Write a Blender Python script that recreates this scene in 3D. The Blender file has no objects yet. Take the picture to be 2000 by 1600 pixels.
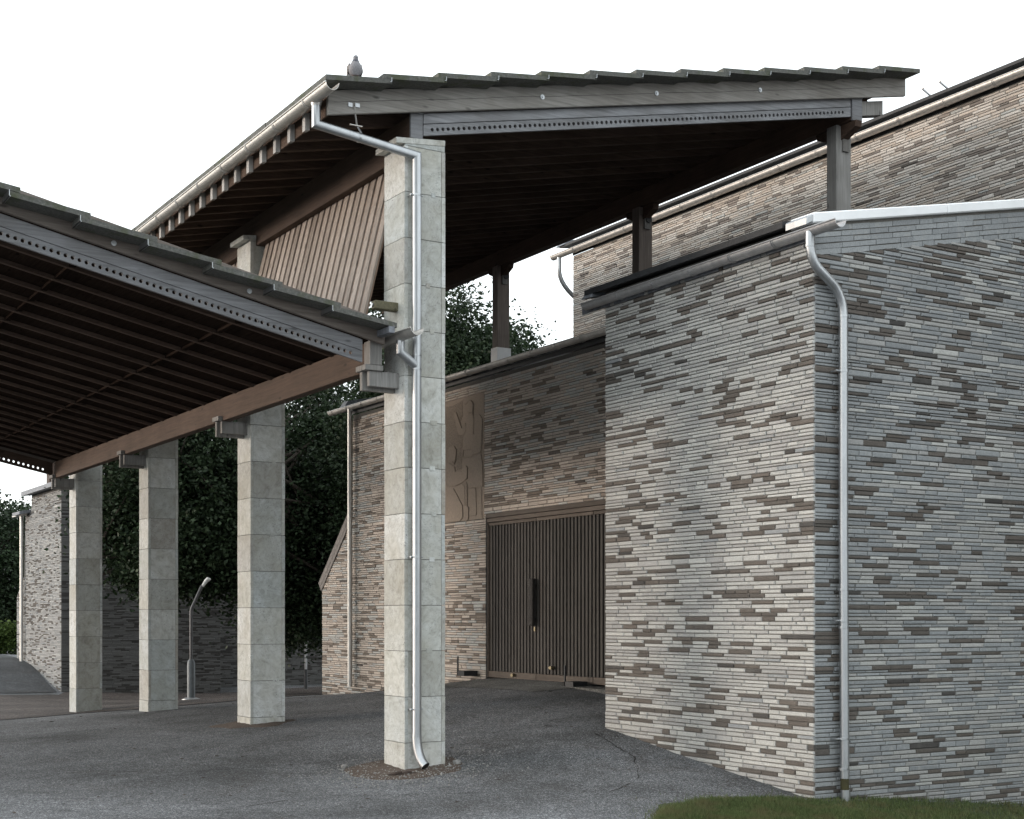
import bpy, math, random
import numpy as np
from mathutils import Vector, Matrix, noise

S = bpy.context.scene
C = S.collection
R = random.Random(7)
F, TH = 2800.0, math.atan(1690 / 2800.0)
SN, CS = math.sin(TH), math.cos(TH)

# ------------------------------------------------------------------ camera
cam_d = bpy.data.cameras.new('camera')
cam = bpy.data.objects.new('camera', cam_d)
C.objects.link(cam)
S.camera = cam
cam.location = (0, 0, 0)
cam.rotation_euler = (math.radians(90), 0, -TH)
cam_d.sensor_fit = 'HORIZONTAL'
cam_d.sensor_width = 36
cam_d.lens = 36 * F / 2000
cam_d.shift_y = (1207 - 800) / 2000.0
cam_d.clip_start = 0.1
cam_d.clip_end = 2000

# ------------------------------------------------------------------ sky, sun
SUN_EL, SUN_AZ = math.radians(5.0), math.radians(-58.0)   # azimuth from +Y, towards -X
W = bpy.data.worlds.new('World')
S.world = W
W.use_nodes = True
wn, wl = W.node_tree.nodes, W.node_tree.links
wn.clear()
sky = wn.new('ShaderNodeTexSky')
sky.sky_type = 'NISHITA'
sky.sun_disc = False
sky.sun_elevation = SUN_EL
sky.sun_rotation = SUN_AZ
sky.air_density = 1.0
sky.dust_density = 3.0
sky.ozone_density = 1.0
hs = wn.new('ShaderNodeHueSaturation')
hs.inputs['Saturation'].default_value = 0.38
veil = wn.new('ShaderNodeMixRGB')
veil.inputs[0].default_value = 0.65
veil.inputs[2].default_value = (4.22, 4.50, 4.62, 1)
bg = wn.new('ShaderNodeBackground')
bg.inputs[1].default_value = 0.15
wo = wn.new('ShaderNodeOutputWorld')
wl.new(sky.outputs[0], hs.inputs['Color'])
wl.new(hs.outputs[0], veil.inputs[1])
wl.new(veil.outputs[0], bg.inputs[0])
wl.new(bg.outputs[0], wo.inputs[0])

sun_d = bpy.data.lights.new('sun', 'SUN')
sun = bpy.data.objects.new('sun', sun_d)
C.objects.link(sun)
sun_d.energy = 0.32
sun_d.angle = math.radians(11)
sun_d.color = (1.0, 0.84, 0.71)
sd = Vector((math.sin(SUN_AZ) * math.cos(SUN_EL), math.cos(SUN_AZ) * math.cos(SUN_EL), math.sin(SUN_EL)))
sun.rotation_euler = sd.to_track_quat('Z', 'Y').to_euler()

vs = S.view_settings
vs.view_transform = 'Standard'
vs.look = 'None'
vs.exposure = 1.8
vs.gamma = 1
vs.use_curve_mapping = False

# ------------------------------------------------------------------ helpers
def thing(name, label, cat, loc=(0, 0, 0), group=None):
    o = bpy.data.objects.new(name, None)
    o.empty_display_size = 0.3
    C.objects.link(o)
    o.location = loc
    o['label'] = label
    o['category'] = cat
    if group: o['group'] = group
    return o

def link(name, me, parent=None, mat=None):
    o = bpy.data.objects.new(name, me)
    if mat is not None:
        for m in (mat if isinstance(mat, (list, tuple)) else [mat]): me.materials.append(m)
    C.objects.link(o)
    if parent is not None:
        o.parent = parent
        o.location = -world_loc(parent)
    return o

def world_loc(o):
    v = Vector(o.location)
    p = o.parent
    while p is not None:
        v = v + Vector(p.location)
        p = p.parent
    return v

class MB:
    def __init__(s): s.v, s.f = [], []
    def box(s, x0, x1, y0, y1, z0, z1, sx=0.0, xr=None, cut=0.0):
        """axis box; sx = rise of z per metre of X measured from xr (sheared timber)"""
        xr = x0 if xr is None else xr
        n = len(s.v)
        for z in (z0, z1):
            for (x, y) in ((x0, y0), (x1, y0), (x1, y1), (x0, y1)):
                s.v.append((x, y, z + sx * (x - xr)))
        for q in ((0, 3, 2, 1), (4, 5, 6, 7), (0, 1, 5, 4), (1, 2, 6, 5), (2, 3, 7, 6), (3, 0, 4, 7)):
            s.f.append(tuple(n + i for i in q))
        return s
    def obox(s, c, ax, ay, az):
        n = len(s.v); c = Vector(c); ax, ay, az = Vector(ax), Vector(ay), Vector(az)
        for k in (-1, 1):
            for (i, j) in ((-1, -1), (1, -1), (1, 1), (-1, 1)):
                s.v.append(tuple(c + ax * i + ay * j + az * k))
        for q in ((0, 3, 2, 1), (4, 5, 6, 7), (0, 1, 5, 4), (1, 2, 6, 5), (2, 3, 7, 6), (3, 0, 4, 7)):
            s.f.append(tuple(n + i for i in q))
        return s
    def prism(s, pts, d):
        n = len(s.v); k = len(pts); d = Vector(d)
        for p in pts: s.v.append(tuple(p))
        for p in pts: s.v.append(tuple(Vector(p) + d))
        s.f.append(tuple(n + i for i in range(k))[::-1])
        s.f.append(tuple(n + k + i for i in range(k)))
        for i in range(k):
            j = (i + 1) % k
            s.f.append((n + i, n + j, n + k + j, n + k + i))
        return s
    def tube(s, pts, r, n=18, caps=True, radii=None, inner=False):
        pts = [Vector(p) for p in pts]
        b = len(s.v); m = len(pts)
        t0 = (pts[1] - pts[0]).normalized()
        up = Vector((0, 0, 1)) if abs(t0.z) < 0.9 else Vector((0, 1, 0))
        a = t0.cross(up).normalized()
        for i, p in enumerate(pts):
            if i == 0: t = pts[1] - p
            elif i == m - 1: t = p - pts[i - 1]
            else:
                t = (pts[i + 1] - p).normalized() + (p - pts[i - 1]).normalized()
            t = t.normalized()
            a = (a - t * a.dot(t)).normalized()
            c = t.cross(a)
            k = 1.0
            if 0 < i < m - 1:
                ca = (pts[i + 1] - p).normalized().dot((p - pts[i - 1]).normalized())
                k = 1 / max(0.5, math.sqrt((1 + ca) / 2))
                bend = ((pts[i + 1] - p).normalized() - (p - pts[i - 1]).normalized())
                bend = bend.normalized() if bend.length > 1e-5 else None
            else: bend = None
            rr = radii[i] if radii else r
            for q in range(n):
                w = 2 * math.pi * q / n
                d = (a * math.cos(w) + c * math.sin(w)) * rr
                if bend is not None: d = d + bend * d.dot(bend) * (k - 1)
                s.v.append(tuple(p + d))
        for i in range(m - 1):
            for q in range(n):
                q2 = (q + 1) % n
                f = (b + i * n + q, b + i * n + q2, b + (i + 1) * n + q2, b + (i + 1) * n + q)
                s.f.append(f[::-1])
        if caps:
            s.f.append(tuple(b + q for q in range(n)))
            s.f.append(tuple(b + (m - 1) * n + q for q in range(n))[::-1])
        return s
    def build(s, name, mat, parent=None, smooth=False, bevel=0.0):
        me = bpy.data.meshes.new(name)
        me.from_pydata(s.v, [], s.f)
        me.validate()
        if smooth:
            me.polygons.foreach_set('use_smooth', [True] * len(me.polygons))
            try: me.set_sharp_from_angle(angle=math.radians(40))
            except Exception: pass
        o = link(name, me, parent, mat)
        if bevel:
            b = o.modifiers.new('bevel', 'BEVEL'); b.width = bevel; b.segments = 1; b.limit_method = 'ANGLE'
        return o

# ------------------------------------------------------------------ materials
def mat_new(name):
    m = bpy.data.materials.new(name); m.use_nodes = True
    nt = m.node_tree; nt.nodes.clear()
    out = nt.nodes.new('ShaderNodeOutputMaterial')
    p = nt.nodes.new('ShaderNodeBsdfPrincipled')
    nt.links.new(p.outputs[0], out.inputs[0])
    return m, nt, p, out
def N(nt, t, **kw):
    n = nt.nodes.new(t)
    for k, v in kw.items():
        if k.startswith('i_'):
            key = k[2:]
            n.inputs[int(key) if key.isdigit() else key].default_value = v
        else: setattr(n, k, v)
    return n
def coords(nt, scale=(1, 1, 1), obj_jitter=False):
    g = N(nt, 'ShaderNodeNewGeometry')
    mp = N(nt, 'ShaderNodeMapping')
    mp.inputs['Scale'].default_value = scale
    if obj_jitter:
        oi = N(nt, 'ShaderNodeObjectInfo')
        mu = N(nt, 'ShaderNodeVectorMath', operation='SCALE'); mu.inputs[3].default_value = 37.0
        cb = N(nt, 'ShaderNodeCombineXYZ')
        for i in range(3): nt.links.new(oi.outputs['Random'], cb.inputs[i])
        nt.links.new(cb.outputs[0], mu.inputs[0])
        nt.links.new(mu.outputs[0], mp.inputs['Location'])
    nt.links.new(g.outputs['Position'], mp.inputs['Vector'])
    return mp.outputs[0]
def tex(nt, vec, scale, detail=4, rough=0.6, dist=0.0):
    n = N(nt, 'ShaderNodeTexNoise')
    n.inputs['Scale'].default_value = scale; n.inputs['Detail'].default_value = detail
    n.inputs['Roughness'].default_value = rough; n.inputs['Distortion'].default_value = dist
    nt.links.new(vec, n.inputs['Vector'])
    return n.outputs['Fac']
def ramp(nt, fac, stops):
    r = N(nt, 'ShaderNodeValToRGB')
    el = r.color_ramp.elements
    while len(el) < len(stops): el.new(0.5)
    for e, (p, c) in zip(el, stops):
        e.position = p; e.color = tuple(c) + (1,) if len(c) == 3 else c
    nt.links.new(fac, r.inputs[0])
    return r.outputs[0]
def mix(nt, a, b, fac, mode='MIX'):
    m = N(nt, 'ShaderNodeMixRGB', blend_type=mode)
    for s, v in ((0, fac), (1, a), (2, b)):
        if isinstance(v, (int, float)): m.inputs[s].default_value = v
        elif isinstance(v, tuple): m.inputs[s].default_value = v + (1,) if len(v) == 3 else v
        else: nt.links.new(v, m.inputs[s])
    return m.outputs[0]
def math_n(nt, op, a, b=0.0, clamp=False):
    m = N(nt, 'ShaderNodeMath', operation=op); m.use_clamp = clamp
    for s, v in ((0, a), (1, b)):
        if isinstance(v, (int, float)): m.inputs[s].default_value = v
        else: nt.links.new(v, m.inputs[s])
    return m.outputs[0]
def bump(nt, p, h, strength, dist):
    b = N(nt, 'ShaderNodeBump'); b.inputs['Strength'].default_value = strength; b.inputs['Distance'].default_value = dist
    nt.links.new(h, b.inputs['Height']); nt.links.new(b.outputs[0], p.inputs['Normal'])

def rnd(nt):
    g = N(nt, 'ShaderNodeNewGeometry'); o = N(nt, 'ShaderNodeObjectInfo')
    a = math_n(nt, 'ADD', g.outputs['Random Per Island'], o.outputs['Random'])
    return math_n(nt, 'FRACT', a)

def brick_mat(name, c0, c1, smear=0.25):
    m, nt, p, _ = mat_new(name)
    r = rnd(nt)
    base = mix(nt, c0, c1, r)
    v = coords(nt)
    n1 = tex(nt, v, 55, 6, 0.75, 0.6)
    n2 = tex(nt, v, 9, 3, 0.6)
    n3 = tex(nt, v, 0.55, 3, 0.6)
    k = ramp(nt, n1, [(0.30, (0.66, 0.66, 0.66)), (0.5, (0.98, 0.98, 0.98)), (0.72, (1.28, 1.28, 1.28))])
    base = mix(nt, base, k, 0.85, 'MULTIPLY')
    base = mix(nt, base, (0.43, 0.42, 0.39), math_n(nt, 'MULTIPLY', ramp(nt, n2, [(0.55, (0, 0, 0)), (0.72, (1, 1, 1))]), smear))
    base = mix(nt, base, ramp(nt, n3, [(0.35, (0.92, 0.92, 0.92)), (0.62, (1.04, 1.04, 1.04))]), 1.0, 'MULTIPLY')
    nt.links.new(base, p.inputs['Base Color'])
    p.inputs['Roughness'].default_value = 0.8
    p.inputs['Specular IOR Level'].default_value = 0.35
    bump(nt, p, n1, 0.55, 0.004)
    return m
B_PALE = brick_mat('brick_pale', (0.43, 0.429, 0.410), (0.36, 0.359, 0.344))
B_WARM = brick_mat('brick_warm', (0.49, 0.43, 0.375), (0.39, 0.34, 0.295))
B_GREY = brick_mat('brick_grey', (0.345, 0.342, 0.332), (0.285, 0.283, 0.277))
B_BLUE = brick_mat('brick_blue_grey', (0.285, 0.297, 0.303), (0.22, 0.23, 0.237), 0.3)
B_BROWN = brick_mat('brick_brown', (0.120, 0.103, 0.090), (0.085, 0.075, 0.067), 0.05)
B_DARK = brick_mat('brick_dark', (0.075, 0.07, 0.066), (0.045, 0.042, 0.04), 0.05)
B_TAN = brick_mat('brick_tan_brown', (0.215, 0.178, 0.148), (0.155, 0.128, 0.106), 0.08)
B_LIGHT = brick_mat('brick_light_pinkish', (0.53, 0.495, 0.455), (0.43, 0.395, 0.36))
B_HALL = brick_mat('brick_pinkish_brown', (0.25, 0.215, 0.19), (0.165, 0.145, 0.13), 0.08)
B_SHADED = brick_mat('brick_shaded', (0.125, 0.122, 0.118), (0.095, 0.093, 0.090), 0.05)  # same stone as the other walls, with tree shade put into the colour
B_SHADED_D = brick_mat('brick_shaded_dark', (0.055, 0.05, 0.047), (0.04, 0.037, 0.035), 0.0)  # darker bricks of those walls, shade likewise put into the colour
BM_BACK = [B_SHADED, B_SHADED, B_SHADED, B_SHADED, B_SHADED_D, B_SHADED_D]
BM0 = [B_PALE, B_WARM, B_GREY, B_BLUE, B_BROWN, B_DARK]
BM_ENT = [B_PALE, B_WARM, B_GREY, B_BLUE, B_TAN, B_BROWN]
BM_HALL = [B_LIGHT, B_WARM, B_PALE, B_BLUE, B_HALL, B_BROWN]

def simple(name, col, rough=0.8, metal=0.0, nscale=8, amp=0.25, bmp=0.2, bd=0.003, spec=0.4, stretch=(1, 1, 1)):
    m, nt, p, _ = mat_new(name)
    v = coords(nt, stretch)
    n = tex(nt, v, nscale, 5, 0.65)
    lo = tuple(c * (1 - amp) for c in col); hi = tuple(min(1, c * (1 + amp)) for c in col)
    nt.links.new(ramp(nt, n, [(0.3, lo), (0.7, hi)]), p.inputs['Base Color'])
    p.inputs['Roughness'].default_value = rough; p.inputs['Metallic'].default_value = metal
    p.inputs['Specular IOR Level'].default_value = spec
    if bmp: bump(nt, p, n, bmp, bd)
    return m
MORTAR = simple('mortar', (0.15, 0.143, 0.13), 0.95, nscale=60, amp=0.3, bmp=0.5)
MORTAR_D = simple('mortar_dark', (0.09, 0.085, 0.079), 0.95, nscale=60, amp=0.3, bmp=0.5)
BLACK = simple('roofing_black', (0.018, 0.019, 0.021), 0.6, nscale=5, amp=0.3, bmp=0.1)
LEAD = simple('lead_flashing', (0.17, 0.18, 0.20), 0.6, 0.3, 12, 0.35)
WHITE_METAL = simple('white_coping_metal', (0.85, 0.86, 0.87), 0.5, 0.0, 3, 0.06, 0.0)
BRASS = simple('dull_brass', (0.2, 0.17, 0.11), 0.45, 0.8, 20, 0.1, 0)
SOIL = simple('soil', (0.10, 0.075, 0.06), 0.95, nscale=40, amp=0.5, bmp=0.8, bd=0.02)
STONE_D = simple('slate_coping_stone', (0.17, 0.155, 0.145), 0.85, nscale=14, amp=0.35, bmp=0.5)
LAMP_W = simple('lamp_white', (0.75, 0.76, 0.74), 0.35, 0, 3, 0.05, 0)
RELIEF = simple('carved_clay', (0.25, 0.205, 0.165), 0.85, nscale=30, amp=0.14, bmp=0.5, bd=0.004)
RELIEF_TEX = simple('carved_clay_foliage', (0.225, 0.185, 0.148), 0.85, nscale=34, amp=0.25, bmp=1.0, bd=0.03)

def zinc(name, col, rough, streak=0.2):
    m, nt, p, _ = mat_new(name)
    v = coords(nt, (1, 1, 0.25))
    n = tex(nt, v, 9, 5, 0.7)
    n2 = tex(nt, coords(nt), 60, 2, 0.5)
    lo = tuple(c * (1 - streak) for c in col)
    nt.links.new(mix(nt, ramp(nt, n, [(0.3, lo), (0.7, col)]), (1, 1, 1), 0.0), p.inputs['Base Color'])
    nt.links.new(ramp(nt, n2, [(0.3, (rough - .06,) * 3), (0.7, (rough + .08,) * 3)]), p.inputs['Roughness'])
    p.inputs['Metallic'].default_value = 0.9 if name == 'galvanised_zinc' else 0.7
    bump(nt, p, n, 0.06, 0.002)
    return m
ZINC = zinc('galvanised_zinc', (0.46, 0.475, 0.49), 0.36)
ZINC_OLD = zinc('weathered_zinc', (0.62, 0.60, 0.57), 0.42, 0.3)
ZINC_DK = zinc('dark_zinc', (0.48, 0.48, 0.49), 0.45, 0.3)

def wood(name, col, axis, amp=0.35, dark=0.5, rough=0.75, spec=0.3):
    m, nt, p, _ = mat_new(name)
    st = [22.0, 22.0, 22.0]; st[axis] = 1.0
    v = coords(nt, tuple(st), True)
    n = tex(nt, v, 1.6, 8, 0.7, 0.5)
    kn = N(nt, 'ShaderNodeTexVoronoi'); kn.inputs['Scale'].default_value = 1.0
    st2 = [6.0, 6.0, 6.0]; st2[axis] = 2.2
    nt.links.new(coords(nt, tuple(st2), True), kn.inputs['Vector'])
    big = tex(nt, coords(nt, (1, 1, 1), True), 1.3, 3)
    oi = N(nt, 'ShaderNodeObjectInfo')
    lo = tuple(c * (1 - amp) for c in col); hi = tuple(c * (1 + amp) for c in col)
    b = ramp(nt, n, [(0.28, lo), (0.5, col), (0.72, hi)])
    b = mix(nt, b, ramp(nt, big, [(0.3, (0.75, 0.72, 0.70)), (0.7, (1.2, 1.2, 1.22))]), 0.8, 'MULTIPLY')
    b = mix(nt, b, tuple(c * 0.4 for c in col), ramp(nt, kn.outputs['Distance'], [(0.05, (1, 1, 1)), (0.13, (0, 0, 0))]))
    b = mix(nt, b, ramp(nt, oi.outputs['Random'], [(0, (0.82, 0.82, 0.82)), (1, (1.15, 1.15, 1.15))]), 1.0, 'MULTIPLY')
    nt.links.new(b, p.inputs['Base Color'])
    p.inputs['Roughness'].default_value = rough
    p.inputs['Specular IOR Level'].default_value = spec
    bump(nt, p, n, 0.45, 0.006)
    return m
W_FASCIA = wood('wood_weathered_board', (0.235, 0.225, 0.208), 0)
W_SILVER = wood('wood_silver_board', (0.21, 0.215, 0.225), 0)
W_LOWF = wood('wood_low_fascia', (0.17, 0.147, 0.13), 0)
W_RAFT = wood('wood_rafter', (0.080, 0.057, 0.045), 0, spec=0.05)
W_BEAM = wood('wood_brown_beam', (0.085, 0.056, 0.040), 1)
W_BEAM_D = wood('wood_dark_beam', (0.07, 0.045, 0.033), 1)
W_RAFTL = wood('wood_ceiling_batten', (0.085, 0.062, 0.05), 0, spec=0.05)
W_END = wood('wood_rafter_end', (0.36, 0.35, 0.335), 2, 0.3)
W_DECK = wood('wood_roof_deck', (0.022, 0.016, 0.013), 1, spec=0.0, rough=1.0)
W_POST = wood('wood_grey_post', (0.22, 0.215, 0.205), 2)
W_POST_R = wood('wood_post_brown', (0.20, 0.17, 0.15), 2)
W_SLAT = wood('wood_panel_slat', (0.31, 0.265, 0.23), 2, 0.3)
W_SLAT_D = wood('wood_panel_batten', (0.17, 0.12, 0.09), 2, 0.3)
W_DOOR = wood('wood_door_slat', (0.052, 0.047, 0.042), 2, 0.3)
W_DOORF = wood('wood_door_frame', (0.095, 0.078, 0.064), 1, 0.3)
W_BLOCK = wood('wood_mossy_block', (0.13, 0.12, 0.075), 1, 0.4)
HOLE = simple('door_backing', (0.012, 0.010, 0.009), 0.9, bmp=0)

# stone slabs of the pillars
def slab_mat(name, c0, c1):
    m, nt, p, _ = mat_new(name)
    oi = N(nt, 'ShaderNodeObjectInfo')
    base = ramp(nt, oi.outputs['Random'], [(0.0, c0), (0.3, (0.50, 0.505, 0.48)), (0.5, (0.40, 0.395, 0.365)), (0.75, (0.45, 0.475, 0.475)), (1.0, c1)])
    # streak direction differs slab to slab
    g = N(nt, 'ShaderNodeNewGeometry')
    vr = N(nt, 'ShaderNodeVectorRotate', rotation_type='AXIS_ANGLE')
    vr.inputs['Axis'].default_value = (0.5, -0.86, 0)
    nt.links.new(g.outputs['Position'], vr.inputs['Vector'])
    nt.links.new(math_n(nt, 'MULTIPLY', oi.outputs['Random'], 9.0), vr.inputs['Angle'])
    mp = N(nt, 'ShaderNodeMapping'); mp.inputs['Scale'].default_value = (5, 5, 10)
    nt.links.new(vr.outputs[0], mp.inputs['Vector'])
    n = tex(nt, mp.outputs[0], 1.6, 9, 0.72, 0.8)
    pit = tex(nt, mp.outputs[0], 7.0, 4, 0.7, 0.4)
    big = tex(nt, coords(nt, (1, 1, 1), True), 2.2, 3)
    b = mix(nt, base, ramp(nt, n, [(0.26, (0.62, 0.61, 0.60)), (0.46, (0.97, 0.97, 0.97)), (0.75, (1.13, 1.14, 1.15))]), 0.9, 'MULTIPLY')
    mot = tex(nt, coords(nt, (1, 1, 1), True), 6.5, 7, 0.75, 1.2)
    b = mix(nt, b, ramp(nt, mot, [(0.33, (0.70, 0.69, 0.66)), (0.5, (0.98, 0.98, 0.97)), (0.68, (1.14, 1.15, 1.16))]), 0.9, 'MULTIPLY')
    msk = math_n(nt, 'MULTIPLY', ramp(nt, pit, [(0.57, (0, 0, 0)), (0.66, (1, 1, 1))]), ramp(nt, big, [(0.42, (0, 0, 0)), (0.58, (1, 1, 1))]))
    b = mix(nt, b, tuple(c * 0.33 for c in c0), msk)
    b = mix(nt, b, ramp(nt, big, [(0.3, (0.86, 0.84, 0.79)), (0.65, (1.06, 1.07, 1.08))]), 1.0, 'MULTIPLY')
    nt.links.new(b, p.inputs['Base Color'])
    p.inputs['Roughness'].default_value = 0.75
    bump(nt, p, n, 0.45, 0.008)
    return m
SLAB = slab_mat('pale_stone_slab', (0.55, 0.555, 0.545), (0.375, 0.355, 0.325))
SLAB_CORE = simple('pillar_core', (0.16, 0.155, 0.145), 0.9, nscale=30)

def tile_mat():
    m, nt, p, _ = mat_new('mossy_roof_tile')
    v = coords(nt)
    n = tex(nt, v, 35, 5, 0.7); big = tex(nt, v, 4, 4, 0.7)
    b = ramp(nt, n, [(0.3, (0.06, 0.061, 0.056)), (0.6, (0.12, 0.12, 0.11)), (0.8, (0.24, 0.24, 0.21))])
    b = mix(nt, b, (0.06, 0.068, 0.035), ramp(nt, big, [(0.5, (0, 0, 0)), (0.65, (0.8, 0.8, 0.8))]))
    nt.links.new(b, p.inputs['Base Color']); p.inputs['Roughness'].default_value = 0.9
    bump(nt, p, n, 0.6, 0.006)
    return m
TILE = tile_mat()

def asphalt_mat(name, base, spk, warm=0.0):
    m, nt, p, _ = mat_new(name)
    v = coords(nt)
    vo = N(nt, 'ShaderNodeTexVoronoi'); vo.inputs['Scale'].default_value = 95; nt.links.new(v, vo.inputs['Vector'])
    sep = N(nt, 'ShaderNodeSeparateColor'); nt.links.new(vo.outputs['Color'], sep.inputs[0])
    fine = tex(nt, v, 170, 3, 0.8)
    med = tex(nt, v, 5, 6, 0.7, 0.5)
    big = tex(nt, v, 0.45, 4, 0.6, 0.4)
    stone = ramp(nt, sep.outputs[0], [(0.0, tuple(c * 0.45 for c in base)), (0.55, base), (0.82, tuple(c * 1.7 for c in base)), (0.97, spk)])
    b = mix(nt, stone, ramp(nt, fine, [(0.3, (0.55, 0.55, 0.55)), (0.7, (1.4, 1.4, 1.4))]), 0.8, 'MULTIPLY')
    b = mix(nt, b, ramp(nt, med, [(0.3, (0.78, 0.78, 0.78)), (0.7, (1.15, 1.15, 1.16))]), 1.0, 'MULTIPLY')
    b = mix(nt, b, ramp(nt, big, [(0.36, (0.58, 0.58, 0.58)), (0.5, (0.95, 0.95, 0.96)), (0.64, (1.22, 1.23, 1.25))]), 1.0, 'MULTIPLY')
    # brown organic dirt lying in places
    dirt = tex(nt, v, 1.1, 6, 0.75, 1.0)
    dfine = tex(nt, v, 60, 3, 0.7)
    dm = math_n(nt, 'MULTIPLY', ramp(nt, dirt, [(0.53, (0, 0, 0)), (0.66, (1, 1, 1))]), ramp(nt, dfine, [(0.45, (0, 0, 0)), (0.6, (1, 1, 1))]))
    b = mix(nt, b, (0.045, 0.028, 0.016), math_n(nt, 'MULTIPLY', dm, 0.55 + warm))
    # a few cracks
    cr = N(nt, 'ShaderNodeTexVoronoi', feature='DISTANCE_TO_EDGE'); cr.inputs['Scale'].default_value = 0.33
    off = N(nt, 'ShaderNodeTexNoise'); off.inputs['Scale'].default_value = 1.5; off.inputs['Detail'].default_value = 6
    nt.links.new(v, off.inputs['Vector'])
    va = N(nt, 'ShaderNodeVectorMath', operation='ADD'); nt.links.new(v, va.inputs[0]); nt.links.new(off.outputs['Color'], va.inputs[1])
    nt.links.new(va.outputs[0], cr.inputs['Vector'])
    cm = math_n(nt, 'MULTIPLY', ramp(nt, cr.outputs['Distance'], [(0.0, (1, 1, 1)), (0.010, (0, 0, 0))]), ramp(nt, med, [(0.45, (0, 0, 0)), (0.6, (1, 1, 1))]))
    b = mix(nt, b, (0.02, 0.02, 0.02), math_n(nt, 'MULTIPLY', cm, 0.8))
    nt.links.new(b, p.inputs['Base Color'])
    p.inputs['Roughness'].default_value = 0.85
    p.inputs['Specular IOR Level'].default_value = 0.3
    h = mix(nt, vo.outputs['Distance'], fine, 0.4)
    bump(nt, p, h, 0.9, 0.008)
    return m
ASPH = asphalt_mat('asphalt', (0.122, 0.125, 0.129), (0.42, 0.42, 0.42))
ASPH_DK = asphalt_mat('asphalt_dark', (0.042, 0.043, 0.045), (0.2, 0.2, 0.2))
GRAVEL = asphalt_mat('red_brown_gravel', (0.052, 0.040, 0.035), (0.30, 0.26, 0.23), 0.2)
CONC = asphalt_mat('pale_concrete', (0.15, 0.148, 0.138), (0.3, 0.3, 0.28))

def leaf_mat(name, c0, c1, trans=0.25, patch=False):
    m, nt, p, out = mat_new(name)
    g = N(nt, 'ShaderNodeNewGeometry')
    b = ramp(nt, g.outputs['Random Per Island'], [(0, c0), (0.6, c1), (1, tuple(c * 1.5 for c in c1))])
    if patch:
        b = mix(nt, b, (0.16, 0.13, 0.07), math_n(nt, 'MULTIPLY', ramp(nt, tex(nt, coords(nt), 2.6, 4, 0.7), [(0.48, (0, 0, 0)), (0.62, (1, 1, 1))]), 0.55))
    nt.links.new(b, p.inputs['Base Color'])
    p.inputs['Roughness'].default_value = 0.55
    p.inputs['Specular IOR Level'].default_value = 0.18
    tr = N(nt, 'ShaderNodeBsdfTranslucent'); nt.links.new(b, tr.inputs[0])
    mx = N(nt, 'ShaderNodeMixShader'); mx.inputs[0].default_value = trans
    nt.links.new(p.outputs[0], mx.inputs[1]); nt.links.new(tr.outputs[0], mx.inputs[2]); nt.links.new(mx.outputs[0], out.inputs[0])
    return m
LEAF = leaf_mat('leaf_dark_green', (0.012, 0.022, 0.011), (0.026, 0.042, 0.020), 0.15)
LEAF_L = leaf_mat('leaf_mid_green', (0.03, 0.055, 0.015), (0.075, 0.11, 0.03), 0.35)
GRASSM = leaf_mat('grass_blade', (0.04, 0.065, 0.022), (0.11, 0.14, 0.055), 0.35, True)
BARK = simple('bark', (0.06, 0.05, 0.04), 0.95, nscale=25, amp=0.4, bmp=0.8, bd=0.02, stretch=(3, 3, 0.5))
GRASS_SOIL = simple('lawn_soil', (0.045, 0.060, 0.026), 0.95, nscale=40, amp=0.5, bmp=0.6, bd=0.02)

# ------------------------------------------------------------------ ground height field
CP = [(7.47, 14.77, -1.78), (7.47, 19.69, -1.56), (7.47, 24.63, -1.63), (7.47, 29.52, -1.93),
      (10.52, 15.05, -1.41), (10.52, 13.59, -1.62), (10.52, 12.0, -1.82), (10.52, 11.27, -1.92), (13.81, 11.28, -2.18),
      (12.55, 23.14, -1.22), (12.55, 25.49, -1.45), (12.55, 28.74, -1.67), (12.55, 18.0, -1.08), (12.55, 21.6, -1.06),
      (10.08, 30.13, -1.77), (5.76, 28.4, -1.95), (10.9, 44.82, -2.28), (10.9, 48.79, -1.57), (15.97, 44.8, -2.45), (17.75, 41.85, -2.22),
      (10.9, 53, -1.35), (11.6, 60, -1.45), (9.9, 17.5, -1.36), (10.0, 21.0, -1.38),
      (3, 13.5, -1.87), (5, 12, -1.87), (7, 11, -1.9), (9, 10, -2.0), (12.6, 9.5, -2.2), (0, 0, -1.9), (0, 20, -1.85), (-5, 35, -2.0), (5, 40, -2.15), (10, 0, -2.2),
      (25, 10, -2.4), (30, 45, -2.6), (25, 70, -2.2), (-10, 5, -1.9), (-10, 70, -2.2), (12.55, 33, -2.0), (20, 36, -2.2)]
def tps_fit(P):
    P = np.array(P); n = len(P)
    d = np.linalg.norm(P[:, None, :2] - P[None, :, :2], axis=2)
    K = np.where(d > 0, d * d * np.log(d + 1e-9), 0) + np.eye(n) * 0.05
    A = np.zeros((n + 3, n + 3)); A[:n, :n] = K; A[:n, n] = 1; A[:n, n + 1:] = P[:, :2]; A[n, :n] = 1; A[n + 1:, :n] = P[:, :2].T
    b = np.zeros(n + 3); b[:n] = P[:, 2]
    return P, np.linalg.solve(A, b)
TP, TW = tps_fit(CP)
def gh(x, y):
    x = np.atleast_1d(np.asarray(x, float)); y = np.atleast_1d(np.asarray(y, float))
    d = np.hypot(x[..., None] - TP[:, 0], y[..., None] - TP[:, 1])
    z = (np.where(d > 0, d * d * np.log(d + 1e-9), 0) * TW[:len(TP)]).sum(-1) + TW[-3] + TW[-2] * x + TW[-1] * y
    r = np.hypot(x - 8, y - 28)
    k = np.clip((r - 35) / 30, 0, 1)
    z = z * (1 - k) + (-2.1) * k
    return np.clip(z, -3.2, -0.9)
def ghs(x, y): return float(gh(x, y)[0])

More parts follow.
